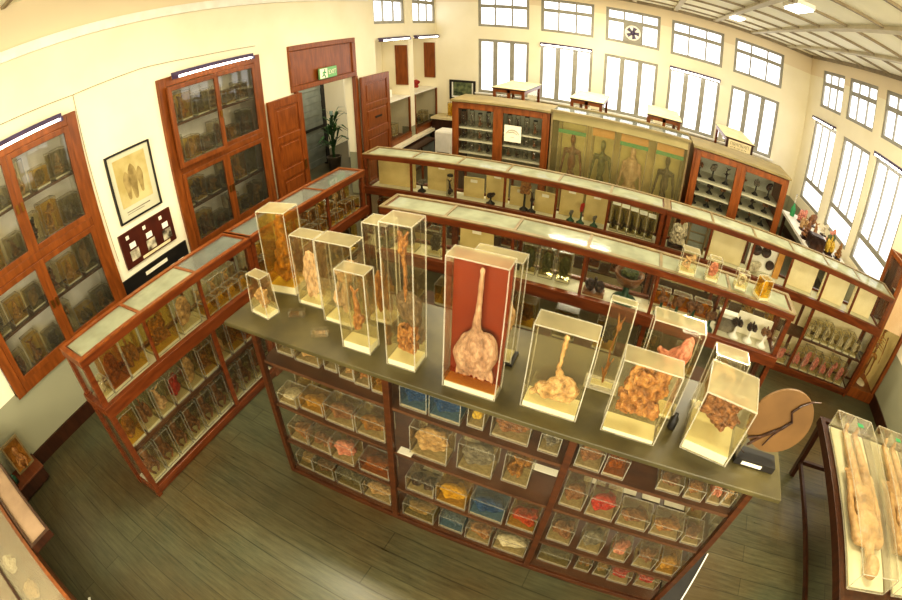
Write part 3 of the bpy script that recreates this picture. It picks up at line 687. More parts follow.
# ================================================================== DISPLAY CASES WITH GALLERIES
def gallery_case(name, label, F, L, D, gm, lm, top='topglass', back_board=False, dark=False):
    """local x along the length, y from the front to the back"""
    t = thing(name, label, 'display case', F, (0, 0, 0))
    H = 1.45; zl = 1.0; wd = M['wood_x']; p = .045
    fr = MB()
    fr.box(.01, L - .01, .02, D - .02, .0, .07)                          # plinth
    for x in (0, L - p):
        for y in (0, D - p): fr.box(x, x + p, y, y + p, .0, H - .03)
    fr.box(p, L - p, 0, p, .05, .1).box(p, L - p, D - p, D, .05, .1)
    fr.box(-.012, L + .012, -.03, .02, zl - .065, zl + .035).box(-.012, L + .012, D - .03, D + .01, zl - .045, zl + .03)
    fr.box(-.015, .03, .02, D - .03, zl - .045, zl + .03).box(L - .03, L + .015, .02, D - .03, zl - .045, zl + .03)
    fr.box(-.01, L + .01, -.01, .035, H - .07, H - .01).box(-.01, L + .01, D - .035, D + .01, H - .07, H - .01).box(-.01, .035, .035, D - .035, H - .07, H - .01).box(L - .035, L + .01, .035, D - .035, H - .07, H - .01)
    for x in gm: fr.box(x - .013, x + .013, .002, .028, zl + .03, H - .07).box(x - .013, x + .013, D - .03, D - .005, zl + .03, H - .07)
    for x in lm: fr.box(x - .02, x + .02, .002, .03, .1, zl - .045).box(x - .02, x + .02, D - .03, D - .002, .1, zl - .045)
    fr.build('frame', wd, t, bevel=.004)
    MB().box(.03, L - .03, .02, D - .02, .07, .085).build('shelf', M['white_shelf'], t)
    MB().box(.045, L - .045, .035, D - .035, .5, .515).build('shelf', M['shelf'], t)
    MB().box(.03, L - .03, .03, D - .03, zl - .02, zl + .005).build('gallery_floor', M['white_shelf'], t)
    rm = MB().box(-.012, L + .012, -.012, .024, H - .01, H).box(-.012, L + .012, D - .024, D + .012, H - .01, H).box(-.012, .024, .024, D - .024, H - .01, H).box(L - .024, L + .012, .024, D - .024, H - .01, H)
    for x in gm: rm.box(x - .012, x + .012, .028, D - .028, H - .02, H - .004)
    rm.build('top_rim', M['rim'] if not dark else M['wood_cab'], t)
    xs = [.028] + [g for g in gm] + [L - .028]
    for i, (a, b) in enumerate(zip(xs, xs[1:])):
        MB().box(a + .012, b - .012, .028, D - .028, H - .016, H - .01).build('top_pane', M[top if isinstance(top, str) else top[i]], t)
    xs = [p] + list(gm) + [L - p]
    for a, b in zip(xs, xs[1:]):
        MB().quad([(a + .012, .012, zl + .03), (b - .012, .012, zl + .03), (b - .012, .012, H - .07), (a + .012, .012, H - .07)]).build('gallery_pane', M['glass'], t)
    MB().quad([(p, D - .012, zl + .03), (L - p, D - .012, zl + .03), (L - p, D - .012, H - .07), (p, D - .012, H - .07)]).build('back_pane', M['glass'], t)
    xs = [p] + list(lm) + [L - p]
    for a, b in zip(xs, xs[1:]):
        MB().quad([(a + .02, .015, .1), (b - .02, .015, .1), (b - .02, .015, zl - .045), (a + .02, .015, zl - .045)]).build('lower_pane', M['glass'], t)
    for x in (.015, L - .015):
        MB().quad([(x, p, .1), (x, D - p, .1), (x, D - p, H - .07), (x, p, H - .07)]).build('end_pane', M['glass'], t)
    bp = MB().quad([(p, D - .015, .1), (L - p, D - .015, .1), (L - p, D - .015, zl - .045), (p, D - .015, zl - .045)])
    bp.build('lower_back', M['cream'] if back_board else M['glass'], t)
    return t
FA = (-2.69, .73, PI / 2); FB2 = (-2.69, 2.425, PI / 2)
gallery_case('gallery_case', 'red wooden glass case with pale green top, left side, nearer half of its row', FA, 1.69, .31, (.555, 1.105), (1.1,), ('topglass', 'topglass', 'topclear'), dark=True)
gallery_case('gallery_case', 'red wooden glass case continuing the left row toward the doorway', FB2, 1.75, .31, (.56, 1.09), (.9,), 'topclear', dark=True)
FR1 = (-3.05, 4.75, 0); FR2 = (.42, 4.75, 0); FM = (-2.0, 3.33, 0)
gallery_case('gallery_case', 'long glass case of tan boards in front of the book-lined glass cabinets', FR1, 3.45, .34, (.62, 1.165, 1.73, 2.295, 2.85), (1.15, 2.3), 'topglass', True)
gallery_case('gallery_case', 'glass case with cream panels and pink specimens, toward the right wall', FR2, 3.02, .34, (.507, 1.009, 1.5, 1.99, 2.465), (.7, 1.98), 'topglass', True)
gallery_case('gallery_case', 'middle-row glass case with four small jars standing on its top', FM, 3.53, .31, (.585, 1.17, 1.755, 2.34, 2.925), (1.17, 2.34), 'topglass', False)

def J(F, u, z, w, h, kd, mt, lab, fl='fl_clear', v=None, d=None, grp=None, D=.31, **k):
    return jar(F, u, D / 2 if v is None else v, z, w, d or .12, h, kd, mt, lab, fl, grp, **k)
G = 'specimen boxes in the left glass case'
zg = 1.006
# left case, near half, gallery
J(FA, .10, zg, .1, .14, 'blob', 't_white', 'small white box at the near end of the left case gallery', grp=G)
J(FA, .24, zg, .17, .33, 'slice', 't_brown', 'tall box with brown slab, second in the first left-gallery pane', 'fl_amber', grp=G, d=.15)
J(FA, .42, zg, .17, .35, 'lobes', 't_brown', 'tall box with reddish organ, third in the first left-gallery pane', 'fl_yellow', grp=G, d=.15)
J(FA, .71, zg, .24, .34, 'fold', 't_amber', 'big yellow fluid box in the second pane of left gallery', 'fl_yellow', grp=G, d=.17)
J(FA, .98, zg, .2, .33, 'slice', 't_tan', 'tall clear box with tan slice in second left-gallery pane', 'fl_clear', grp=G, d=.15)
for k in range(4):
    J(FA, 1.18 + .135 * k, zg, .12, .13, 'blob', 't_yellow', 'low yellowish box, %s along front of third left-gallery pane' % ORD[k], 'fl_yellow', v=.09, d=.1, grp=G)
for k in range(3):
    J(FA, 1.22 + .16 * k, zg, .14, .22, 'tube', 't_tan', 'taller clear box, %s along back of third left-gallery pane' % ORD[k], 'fl_clear', v=.22, d=.1, grp=G)
# lower shelves
for k, (kd, mt, fl, h) in enumerate((('slice', 't_brown', 'fl_yellow', .3), ('lobes', 't_brown', 'fl_clear', .34), ('tube', 't_pale', 'fl_clear', .3), ('blob', 't_red', 'fl_clear', .26), ('slice', 't_tan', 'fl_clear', .34), ('fold', 't_brown', 'fl_yellow', .28), ('lobes', 't_tan', 'fl_clear', .34), ('strands', 't_amber', 'fl_yellow', .32), ('tube', 't_brown', 'fl_amber', .3))):
    J(FA, .14 + .175 * k, .518, .15, h, kd, mt, 'clear box with %s %s, %s from near end, upper shelf of left case' % (MC[mt], DESC[kd], ORD[k]), fl, grp=G, d=.15)
for k in range(9):
    J(FA, .14 + .175 * k, .088, .15, .34, 'figure', 't_brown', 'box with brown fetal specimen, %s from near end, bottom shelf of left case' % ORD[k], 'fl_clear', grp='boxed fetal specimens on the bottom shelf', d=.16, fill=(.85, .8, .86), srz=0)
rr = random.Random(21)
for k in range(11):
    kd, mt = KIN[k % 10]
    J(FB2, .1 + .153 * k, zg, .12, rr.uniform(.17, .3), kd, 't_tan' if k % 2 else 't_amber', 'cream-topped box, %s along back row of far left-gallery case' % (ORD[k] if k < 10 else 'eleventh'), 'fl_yellow' if k % 3 else 'fl_clear', v=.22, d=.11, grp=G)
    J(FB2, .1 + .153 * k, zg, .11, rr.uniform(.12, .18), 'bones', 't_amber', 'low amber box, %s along front row of far left-gallery case' % (ORD[k] if k < 10 else 'eleventh'), 'fl_yellow', v=.09, d=.1, grp=G)
for k in range(9):
    kd, mt = KIN[(k * 7) % 10]
    J(FB2, .14 + .18 * k, .518, .15, rr.uniform(.24, .36), kd, 't_amber' if k % 2 else mt, 'amber jar, %s from nearer end, upper shelf of far left case' % ORD[k], 'fl_yellow', grp=G, d=.15)
    J(FB2, .14 + .18 * k, .088, .15, rr.uniform(.24, .36), kd, 't_amber', 'amber jar, %s from nearer end, bottom shelf of far left case' % ORD[k], 'fl_amber' if k % 2 else 'fl_yellow', grp=G, d=.15)

# ---- rear row, left unit
def board(F, u, v, w, h, mat, label, z=zg, rz=0.0, tab=True, grp='display boards in the rear case'):
    t = thing('display_board', label, 'board', F, (u, v, z), grp, rz)
    MB().box(-w / 2, w / 2, -.008, .008, 0, h).build('panel', M[mat], t)
    if tab: MB().box(-.04, .04, -.011, -.008, h - .06, h - .025).build('caption_card', M['paper'], t)
    return t
def stand_model(F, u, v, z, label, h=.2, top='blob', mat='t_dark', base='green', r=.05, topw=.1, grp=None):
    t = thing('model_on_stand', label, 'model', F, (u, v, z), grp)
    MB().lathe([(r, 0), (r, .012), (r * .5, .03), (r * .25, .045), (r * .22, h * .5), (r * .3, h * .55)], 14).build('stand', M[base], t, True)
    put('model', P[top], mat, t, (0, 0, h * .5), (topw, topw * .7, h * .5))
    return t
board(FR1, .335, .2, .5, .34, 'tan_board', 'blank tan board in the first pane of the rear case', tab=False)
board(FR1, .9, .25, .36, .33, 'tan_board', 'tan board behind dark jar, second pane of the rear case')
bottle(FR1, 1.05, .14, zg, .045, .26, 'dark brown bottle standing in the second pane of the rear case', 't_dark', 'fl_amber', name='dark_bottle')
stand_model(FR1, .7, .12, zg, 'small dark model on stand, left corner of rear second pane', .16, 'blob', 't_grey', 'black')
board(FR1, 1.31, .22, .24, .24, 'tan_board', 'left tan board in the third rear pane', rz=.05)
board(FR1, 1.58, .24, .26, .33, 'tan_board', 'right tan board in the third rear pane')
stand_model(FR1, 1.55, .1, zg, 'black model on stand before boards of rear third pane', .14, 'blob', 't_dark', 'black')
board(FR1, 1.86, .22, .24, .22, 'tan_board', 'left tan board below orange model, fourth rear pane')
board(FR1, 2.15, .18, .24, .24, 'tan_board', 'right tan board in the fourth rear pane', rz=-.06)
stand_model(FR1, 1.93, .12, zg, 'orange flower-like model rising behind board in fourth rear pane', .36, 'fold', 't_orange', 'black', topw=.13)
stand_model(FR1, 2.02, .1, zg, 'thin dark model between boards of fourth rear pane', .24, 'tube', 't_dark', 'black', topw=.06)
board(FR1, 2.43, .24, .25, .33, 'tan_board', 'left tan board in the fifth rear pane')
board(FR1, 2.71, .24, .25, .33, 'tan_board', 'right tan board in the fifth rear pane')
for k, u in enumerate((2.46, 2.57, 2.72)):
    stand_model(FR1, u, .1, zg, 'dark small stand, %s from left, fifth rear pane' % ORD[k], .13 if k != 1 else .24, 'blob', 't_grey' if k != 1 else 't_red', 'green', .045, .05)
for k in range(5):
    J(FR1, 2.93 + .1 * k, zg, .085, .3 - .01 * k, 'tube', 't_dark', 'tall narrow white-lidded jar, %s from left, sixth rear pane' % ORD[k], 'fl_murky', grp='tall jars in the rear case', d=.1, top='white', D=.34)
rr = random.Random(31)
for k in range(10):
    kd, mt = KIN[(k * 3) % 10]
    J(FR1, .2 + .32 * k, .518, .2, .3, kd, mt, 'amber specimen box, %s from left, upper shelf inside rear case' % ORD[k], 'fl_amber', grp='boxes on the lower shelves of the rear case', d=.16, D=.34)
# ---- rear row, right unit
pm = thing('plaster_model', 'white lumpy plaster model, first pane of the right rear case', 'model', FR2, (.18, .17, zg))
put('model', P['fold'], 't_white', pm, (0, 0, .02), (.2, .16, .27)); MB().box(-.1, .1, -.07, .07, 0, .02).build('base', M['t_dark'], pm)
dr = thing('framed_tray', 'framed grey tray of three compartments beside white plaster model', 'tray', FR2, (.39, .2, zg))
MB().box(-.11, .11, -.01, .01, 0, .34).box(-.11, -.09, -.03, -.01, 0, .34).box(.09, .11, -.03, -.01, 0, .34).box(-.09, .09, -.03, -.01, .32, .34).box(-.09, .09, -.03, -.01, 0, .02).build('frame', M['rim'], dr)
for k in range(3): MB().box(-.085, .085, -.02, -.01, .03 + .1 * k, .11 + .1 * k).build('compartment', M['grey'], dr)
board(FR2, .76, .2, .4, .31, 'cream', 'cream panel in the second pane of the right rear case', tab=False, grp='cream panels in the right rear case')
for k, (u, z, r) in enumerate(((1.12, 1.24, .062), (1.24, 1.25, .062), (1.33, 1.12, .055))):
    t = thing('round_plaque', 'dark round plaque, %s, in third pane of right rear case' % ('upper one nearer the cream panel', 'upper one farther along', 'lower one')[k], 'plaque', FR2, (u, .24, z), 'dark round plaques')
    MB().lathe([(r, 0), (r * 1.02, .008), (r * .9, .016)], 24).build('disc', M['t_dark'], t).rotation_euler = (PI / 2, 0, 0)
    MB().box(-.004, .004, -.004, .05, -r * .3, r * .3).build('mount', M['metal'], t)
board(FR2, 1.24, .27, .4, .33, 'white', 'white board behind the dark round plaques', tab=False, grp='cream panels in the right rear case')
lp = thing('plaster_model', 'pale plaster lumps below the dark round plaques', 'model', FR2, (1.13, .15, zg)); put('model', P['blob'], 't_white', lp, (0, 0, 0), (.16, .12, .14))
op = thing('orange_panel', 'narrow orange panel at edge of the dark plaques pane', 'board', FR2, (1.43, .22, zg)); MB().box(-.04, .04, -.008, .008, 0, .3).build('panel', M['orangeband'], op)
for k, u in enumerate((1.745, 2.225, 2.7)):
    board(FR2, u, .19, .38, .31, 'cream', 'cream panel in the %s pane of the right rear case' % ('fourth', 'fifth', 'sixth')[k], tab=False, grp='cream panels in the right rear case')
for k in range(7):
    kd = ('joint', 'slice', 'ring', 'tube', 'lobes', 'blob', 'strands')[k]
    J(FR2, 2.1 + .125 * k, .518, .105, .2 + .03 * (k % 3), kd, 't_white', 'clear pale box, %s from left, upper lower-shelf of right rear case' % ORD[k], 'fl_clear', grp='clear boxes in the right rear case', v=.12, d=.11)
for k in range(6):
    J(FR2, 2.1 + .145 * k, .088, .13, .25 + .03 * ((k * 2) % 3), ('lobes', 'blob', 'slice', 'lobes', 'joint', 'slice')[k], 't_rose', 'box with pink specimen, %s from left, bottom shelf of right rear case' % ORD[k], 'fl_clear', grp='pink specimens in the right rear case', v=.12, d=.13)
J(FR2, 1.86, .088, .16, .22, 'blob', 't_rose', 'box with pink lump left of the post, bottom shelf, right rear case', v=.12, d=.13, grp='pink specimens in the right rear case')
for k in range(3):
    J(FR2, .9 + .32 * k, .518, .13, .26, 'bones', 't_tan', 'tan specimen box, %s behind the left post of right rear case' % ORD[k], 'fl_yellow', v=.15, d=.13, grp='clear boxes in the right rear case')

# ---- middle row gallery
for k, u in enumerate((.2, .45)): J(FM, u, zg, .14, .24, 'slice', 't_grey', 'grey specimen box, %s from left, first pane of middle case' % ORD[k], grp='boxes in the middle case')
board(FM, .8, .22, .3, .3, 'tan_board', 'tan board at the second pane of the middle case', grp='boards in the middle case')
board(FM, 1.1, .2, .2, .14, 'black', 'small black board with white card in the middle case', grp='boards in the middle case')
for k in range(3): J(FM, 1.28 + .15 * k, zg, .12, .27, 'slice', 't_green', 'greenish flat box, %s from left, third pane of middle case' % ORD[k], 'fl_murky', v=.22, d=.1, grp='boxes in the middle case')
# mushroom-like model on green stand etc.
mm = thing('bowl_model', 'wide brown bowl-shaped model on a round green stand', 'model', FM, (2.12, .15, zg))
MB().lathe([(.105, 0), (.105, .02), (.05, .04), (.028, .06), (.026, .14)], 20).build('stand', M['green'], mm, True)
MB().lathe([(.03, .14), (.09, .17), (.125, .24), (.13, .26), (.11, .26), (.08, .22), (.02, .2)], 20).build('bowl', M['t_brown'], mm, True)
put('crown', P['fold'], 't_green', mm, (0, 0, .22), (.16, .14, .07))
om = thing('organ_model', 'brown organ model lying beside the wide bowl-shaped model', 'model', FM, (1.86, .14, zg)); put('model', P['lobes'], 't_dark', om, (0, 0, .02), (.17, .13, .13)); MB().box(-.09, .09, -.06, .06, 0, .02).build('base', M['t_brown'], om)
for k, (u, v, h, b) in enumerate(((2.43, .1, .24, 'tube'), (2.57, .12, .2, 'blob'), (2.72, .14, .2, 'lobes'), (2.87, .1, .17, 'blob'))):
    stand_model(FM, u, v, zg, 'brown model on small green stand, %s from left, fourth shown middle pane' % ORD[k], h, b, 't_brown', 'green', .05, .1 if k != 2 else .16)
for k in range(3): J(FM, 2.42 + .19 * k, zg, .16, .16, 'blob', 't_yellow', 'low amber box behind green stands, %s from left, middle case' % ORD[k], 'fl_amber', v=.25, d=.07, grp='boxes in the middle case')
bk = thing('box_with_sliced_bone', 'pale greenish box before the amber boxes, fifth middle pane', 'box', FM, (3.05, .2, zg)); MB().box(-.09, .09, -.05, .05, 0, .13).build('body', M['t_grey'], bk); MB().box(-.095, .095, -.055, .055, .13, .15).build('lid', M['white'], bk)
for k, (u, mt) in enumerate(((3.12, 't_dark'), (3.26, 't_dark'), (3.4, 't_brown'))):
    stand_model(FM, u, .12, zg, '%s upright specimen before white card, %s from left, last middle pane' % (MC[mt], ORD[k]), .2, 'lobes', mt, 'white', .05, .1)
wc = thing('white_card', 'white backing card standing in the last pane of the middle case', 'card', FM, (3.3, .22, zg)); MB().box(-.17, .17, -.004, .004, 0, .2).build('card', M['paper'], wc)
rr = random.Random(41)
for k in range(9):
    kd, mt = KIN[(k * 3 + 1) % 10]
    J(FM, .2 + .37 * k, .518, .2, rr.uniform(.2, .32), kd, mt, 'tan specimen box, %s from left, upper lower-shelf of middle case' % ORD[k], 'fl_yellow' if k % 2 else 'fl_murky', grp='boxes in the middle case', d=.16)
    J(FM, .2 + .37 * k, .088, .2, rr.uniform(.2, .32), KIN[(k * 7 + 3) % 10][0], 't_tan', 'tan specimen box, %s from left, bottom shelf of middle case' % ORD[k], 'fl_murky', grp='boxes in the middle case', d=.16)
# four small jars on its top
ZT = 1.452
jar(W, .545, 3.39, ZT, .13, .1, .19, 'joint', 't_pale', 'clear jar with pale joint, first of four on middle case top', 'fl_clear', milky=True)
jar(W, .755, 3.4, ZT, .1, .08, .18, 'slice', 't_pink', 'narrow clear jar with pink slice on the middle case top', 'fl_clear')
jar(W, 1.01, 3.42, ZT, .1, .08, .14, 'ring', 't_white', 'low clear jar with white ring on the middle case top', 'fl_clear')
jar(W, 1.2, 3.38, ZT, .11, .1, .17, 'blob', 't_yellow', 'yellow jar at the right end of the middle case top', 'fl_yellow', rz=.4, tap=.12)

# ================================================================== FOREGROUND CASE
X0, X1, Y0, Y1 = -1.89, 1.0, 1.54, 2.06
fc = thing('shelf_case', 'long brown foreground glass case with open shelves under a worn counter top', 'display case', W, (X0, Y0, 0))
L = X1 - X0; D = Y1 - Y0; B1, B2 = .927, 1.913; HS = 1.39
fr = MB()
for x in (0, L - .04):
    for y in (0, D - .04): fr.box(x, x + .04, y, y + .04, 0, HS)
for x in (B1, B2): fr.box(x - .02, x + .02, 0, .04, .04, HS).box(x - .02, x + .02, D - .04, D, .04, HS)
fr.box(.04, L - .04, 0, .035, 0, .045).box(.04, L - .04, D - .035, D, 0, .045).box(0, .035, .04, D - .04, 0, .045).box(L - .035, L, .04, D - .04, 0, .045)
fr.box(.04, L - .04, .0, .035, HS - .03, HS).box(.04, L - .04, D - .035, D, HS - .03, HS)
fr.build('frame', M['wood'], fc, bevel=.004)
for z in (.05, .375, .755, 1.135): MB().box(.02, L - .02, .02, D - .02, z - .022, z).build('shelf', M['shelf'], fc)
for i, (a, b) in enumerate(((.04, B1 - .02), (B1 + .02, B2 - .02), (B2 + .02, L - .04))):
    MB().quad([(a, .018, .045), (b, .018, .045), (b, .018, HS - .03), (a, .018, HS - .03)]).build('front_pane', M['glass'], fc)
    MB().quad([(a, D - .018, .045), (b, D - .018, .045), (b, D - .018, HS - .03), (a, D - .018, HS - .03)]).build('back_pane', M['glass'], fc)
for x in (.018, L - .018): MB().quad([(x, .04, .045), (x, D - .04, .045), (x, D - .04, HS - .03), (x, .04, HS - .03)]).build('end_pane', M['glass'], fc)
sl = MB().box(-.16, L + .13, -.05, D + .1, HS, 1.42)
o = sl.build('counter_top', [M['slab']], fc, bevel=.005); o['label'] = 'worn grey-brown counter top'

FB = W
def ms(x0, x1, y, z, h, kd, mt, fl, lab, d=.13, **k):
    k.setdefault('bmat', 'acr_thin')
    jar(W, (x0 + x1) / 2, y + d / 2 - .01, z, (x1 - x0) * .96, d, h, kd, mt, lab, fl, 'specimen boxes in the foreground case', **k)
Z1, Z2, Z3, Z4 = 1.137, .757, .377, .052
BAY = {1: 'left bay of foreground case', 2: 'middle bay of foreground case', 3: 'right bay of foreground case'}
SH = {Z1: 'top shelf', Z2: 'second shelf', Z3: 'third shelf', Z4: 'bottom shelf'}
FLN = {'fl_clear': 'clear', 'fl_yellow': 'yellow', 'fl_amber': 'amber', 'fl_blue': 'blue', 'fl_murky': 'murky'}
def mrow(bay, z, items, h=.14):
    for k, it in enumerate(items):
        x0, x1, y, kd, mt, fl = it[:6]; hh = it[6] if len(it) > 6 else h
        lab = '%s box, %s %s, %s from left, %s, %s' % (FLN[fl], MC[mt], DESC[kd].split()[-1], ORD[k], SH[z], BAY[bay])
        ms(x0, x1, max(y, 1.585), z, hh, kd, mt, fl, lab, fill=(.94, .84, .86), e=.003, base=.014, bmat='acr_thin')
C, Yw, A, Bl, Mu = 'fl_clear', 'fl_yellow', 'fl_amber', 'fl_blue', 'fl_murky'
mrow(1, Z1, [(-1.82, -1.69, 1.67, 'slice', 't_grey', C), (-1.67, -1.48, 1.66, 'slice', 't_tan', C), (-1.45, -1.36, 1.67, 'blob', 't_grey', C), (-1.33, -1.23, 1.65, 'ring', 't_tan', C), (-1.22, -1.12, 1.64, 'slice', 't_orange', C, .17), (-1.1, -1.02, 1.63, 'blob', 't_brown', Yw)])
mrow(1, Z2, [(-1.84, -1.68, 1.59, 'blob', 't_white', C, .09), (-1.67, -1.48, 1.61, 'slice', 't_tan', Yw, .11), (-1.46, -1.24, 1.6, 'slice', 't_brown', C, .15), (-1.23, -1.02, 1.6, 'slice', 't_amber', C, .15)])
for k, (a, b, mt) in enumerate(((-1.84, -1.68, 't_yellow'), (-1.66, -1.47, 't_brown'), (-1.44, -1.23, 't_white'))):
    ms(a, b, 1.79, Z2, .12, 'blob', mt, C, '%s lump box, %s in back row, second shelf, %s' % (MC[mt], ORD[k], BAY[1]))
mrow(1, Z3, [(-1.84, -1.67, 1.6, 'fold', 't_orange', C), (-1.66, -1.48, 1.6, 'lobes', 't_brown', C), (-1.47, -1.28, 1.59, 'slice', 't_pink', C, .18), (-1.24, -1.01, 1.59, 'blob', 't_orange', A, .12)])
mrow(1, Z4, [(-1.84, -1.69, 1.6, 'blob', 't_tan', Mu), (-1.69, -1.5, 1.6, 'slice', 't_brown', Mu), (-1.48, -1.26, 1.6, 'lobes', 't_grey', Mu), (-1.25, -1.02, 1.6, 'slice', 't_tan', C)])
mrow(2, Z1, [(-.91, -.75, 1.6, 'slice', 't_blue', Bl, .15), (-.74, -.56, 1.6, 'slice', 't_blue', Bl, .15), (-.53, -.44, 1.62, 'blob', 't_yellow', C, .13), (-.4, -.19, 1.61, 'slice', 't_brown', C, .14), (-.14, -.03, 1.61, 'ring', 't_grey', C, .13)])
mrow(2, Z2, [(-.86, -.62, 1.6, 'slice', 't_tan', C, .24), (-.57, -.35, 1.62, 'slice', 't_grey', C, .22), (-.3, -.14, 1.64, 'joint', 't_amber', C, .24)])
mrow(2, Z3, [(-.89, -.69, 1.59, 'lobes', 't_dark', C), (-.68, -.47, 1.59, 'slice', 't_yellow', Yw, .17), (-.45, -.22, 1.59, 'slice', 't_blue', Bl, .17), (-.2, -.01, 1.6, 'fold', 't_red', Yw, .15)])
mrow(2, Z4, [(-.92, -.68, 1.58, 'blob', 't_tan', Mu), (-.65, -.47, 1.6, 'strands', 't_grey', Bl), (-.45, -.27, 1.59, 'fold', 't_orange', C), (-.25, -.01, 1.59, 'slice', 't_white', C)])
mrow(3, Z1, [(.06, .2, 1.59, 'slice', 't_brown', C, .14), (.21, .33, 1.59, 'blob', 't_amber', A, .14), (.51, .65, 1.6, 'blob', 't_brown', C, .08), (.67, .78, 1.6, 'slice', 't_orange', C, .08), (.81, .89, 1.61, 'lobes', 't_pink', C, .12), (.9, .96, 1.62, 'slice', 't_pale', C, .11)])
mrow(3, Z2, [(.06, .2, 1.61, 'slice', 't_brown', C, .16), (.22, .39, 1.6, 'slice', 't_red', C, .16), (.41, .6, 1.6, 'slice', 't_brown', C, .1), (.62, .81, 1.6, 'slice', 't_orange', C, .1), (.83, .95, 1.6, 'blob', 't_brown', C, .08)])
mrow(3, Z3, [(.07, .23, 1.6, 'fold', 't_brown', C, .16), (.28, .43, 1.6, 'slice', 't_grey', C, .17), (.49, .61, 1.6, 'blob', 't_pink', C, .13), (.66, .8, 1.6, 'strands', 't_brown', C, .14), (.82, .96, 1.6, 'slice', 't_tan', Yw, .13)])
mrow(3, Z4, [(.07, .3, 1.62, 'blob', 't_grey', Mu, .12), (.34, .45, 1.64, 'lobes', 't_orange', Mu, .12), (.48, .58, 1.64, 'slice', 't_tan', Mu, .12), (.59, .75, 1.63, 'blob', 't_red', C, .12), (.79, .96, 1.65, 'blob', 't_red', C, .12)])
for a, b, z in ((.83, .95, Z2),):
    ms(a, b, 1.78, z, .16, 'slice', 't_brown', C, 'upright box behind the others at right end of second shelf, foreground case')
# caption cards lying on the shelves
n = 0
for x, y, z, w, ds in ((-.56, 1.85, Z2, .1, 'behind tall boxes of middle bay, second shelf'), (-.08, 1.8, Z2, .16, 'at right of middle bay, second shelf'), (.23, 1.84, Z2, .14, 'first in row, right bay second shelf'), (.41, 1.84, Z2, .18, 'second in row, right bay second shelf'), (.6, 1.84, Z2, .12, 'third in row, right bay second shelf'), (.76, 1.84, Z2, .14, 'fourth in row, right bay second shelf'), (-.93, 1.58, Z3, .02, ''), (-.88, 1.585, Z2, .09, 'at front left of middle bay, second shelf'), (.75, 1.585, Z3 + .0, .1, ''), (-.78, 1.8, Z3, .16, 'behind boxes of middle bay, third shelf')):
    if not ds: continue
    single('caption_card', MB().box(-w / 2, w / 2, -.025, .025, 0, .004), M['paper'], 'white paper card %s' % ds, 'card', W, (x, y, z + .001), 'white cards on the foreground shelves')

# ---- specimens on the counter top
T = 1.421
def tj(x0, x1, y0, y1, top, kd, mt, lab, **k):
    return jar(W, (x0 + x1) / 2, (y0 + y1) / 2, T, x1 - x0, y1 - y0, top - T, kd, mt, lab, k.pop('fluid', 'fl_clear'), None, e=.0035, milky=True, **k)
tj(-2.0, -1.8, 1.89, 2.04, 1.98, 'bones', 't_amber', 'large jar of stringy amber tissue on white base, left end of counter', fluid='fl_yellow', base=.05, fill=(.85, .8, .92), rz=.12)
sj = tj(-1.935, -1.78, 1.63, 1.72, 1.69, 'strands', 't_tan', 'small tapered jar with pale top at the counter left corner', base=.02, tap=.18, fill=(.7, .7, .6)); sj.rotation_euler[2] = -.15
tj(-1.72, -1.55, 1.845, 1.95, 1.88, 'slice', 't_pale', 'upright clear box with pale grey slice, beside the amber jar', fill=(.7, .6, .75))
tj(-1.47, -1.245, 1.76, 1.88, 1.93, 'joint', 't_pale', 'square clear box with pale paired tissue, third in back row', fill=(.7, .6, .7), lift=.05)
tj(-1.24, -1.075, 1.6, 1.69, 1.89, 'tube', 't_orange', 'narrow clear box with small orange organ, left of the tallest jar', fill=(.4, .6, .6), lift=.13, base=.04)
tj(-1.24, -1.1, 1.87, 1.99, 2.02, 'lobes', 't_orange', 'clear box with orange lobe, half hidden behind the tallest jar', fill=(.8, .7, .6))
t = tj(-.964, -.81, 1.58, 1.71, 2.19, 'larynx', 't_orange', 'tallest clear jar with gullet and dark lobe hanging inside', fill=(.34, .45, .5), lift=.4, base=.03)
put('dark_lobe', P['liver'], 't_grey2', t, (.01, .02, .2), (.135, .07, .2))
put('lower_lobe', P['fold'], 't_orange', t, (.0, .01, .045), (.125, .08, .19))
# red plaque jar
t = thing('specimen_jar', 'clear jar with pale stomach on a deep red backing board', 'specimen jar', W, (-.52, 1.605, T))
obj('clear_case', box_mesh(.262, .1, .69, .0035, 0.0, True), t)
MB().box(-.127, .127, .028, .04, .02, .685).build('backing_board', M['redboard'], t)
put('base', unit_box('acr_base'), None, t, (0, 0, .002), (.25, .094, .03)); put('fluid', unit_box('fl_clear'), None, t, (0, 0, .034), (.252, .09, .62)); put('amber_pool', unit_box('fl_amber'), None, t, (0, 0, .034), (.25, .088, .035))
put('specimen', P['round_stomach'], 't_flesh', t, (.005, -.008, .05), (.215, .055, .6))
t = tj(-.635, -.4, 1.83, 1.93, 2.0, 'lobes', 't_pale', 'clear white-edged jar with pale lobes, behind the red plaque jar', base=.02, fill=(.85, .7, .6), lift=.15)
MB().box(-.13, .13, -.06, .06, -.0, .012).build('foot', M['black'], t)
tj(-.27, 0, 1.585, 1.7, 1.88, 'stomach', 't_tan', 'square clear box with tan stomach and gullet, right of red plaque', base=.03, fill=(.86, .6, .88))
t = tj(.013, .134, 1.862, 1.91, 1.92, 'vessel', 't_orange', 'thin tall clear plate with branching orange vessel', base=.012, fill=(.4, .4, .85)); MB().box(-.09, .09, -.05, .05, 0, .012).build('foot', M['acr_edge'], t)
tj(.125, .39, 1.588, 1.7, 1.83, 'fold', 't_orange', 'square box with large folded orange tissue, front of counter', base=.02, fill=(.86, .7, .82), lift=.14)
tj(.22, .465, 1.79, 1.9, 1.93, 'joint', 't_pink', 'clear box with reddish joint and bone, behind folded orange tissue', base=.015, fill=(.85, .7, .85))
tj(.575, .755, 1.88, 1.98, 1.8, 'ring', 't_pale', 'clear box with pale ring of tissue, behind the brightest box', base=.015, fill=(.8, .7, .8))
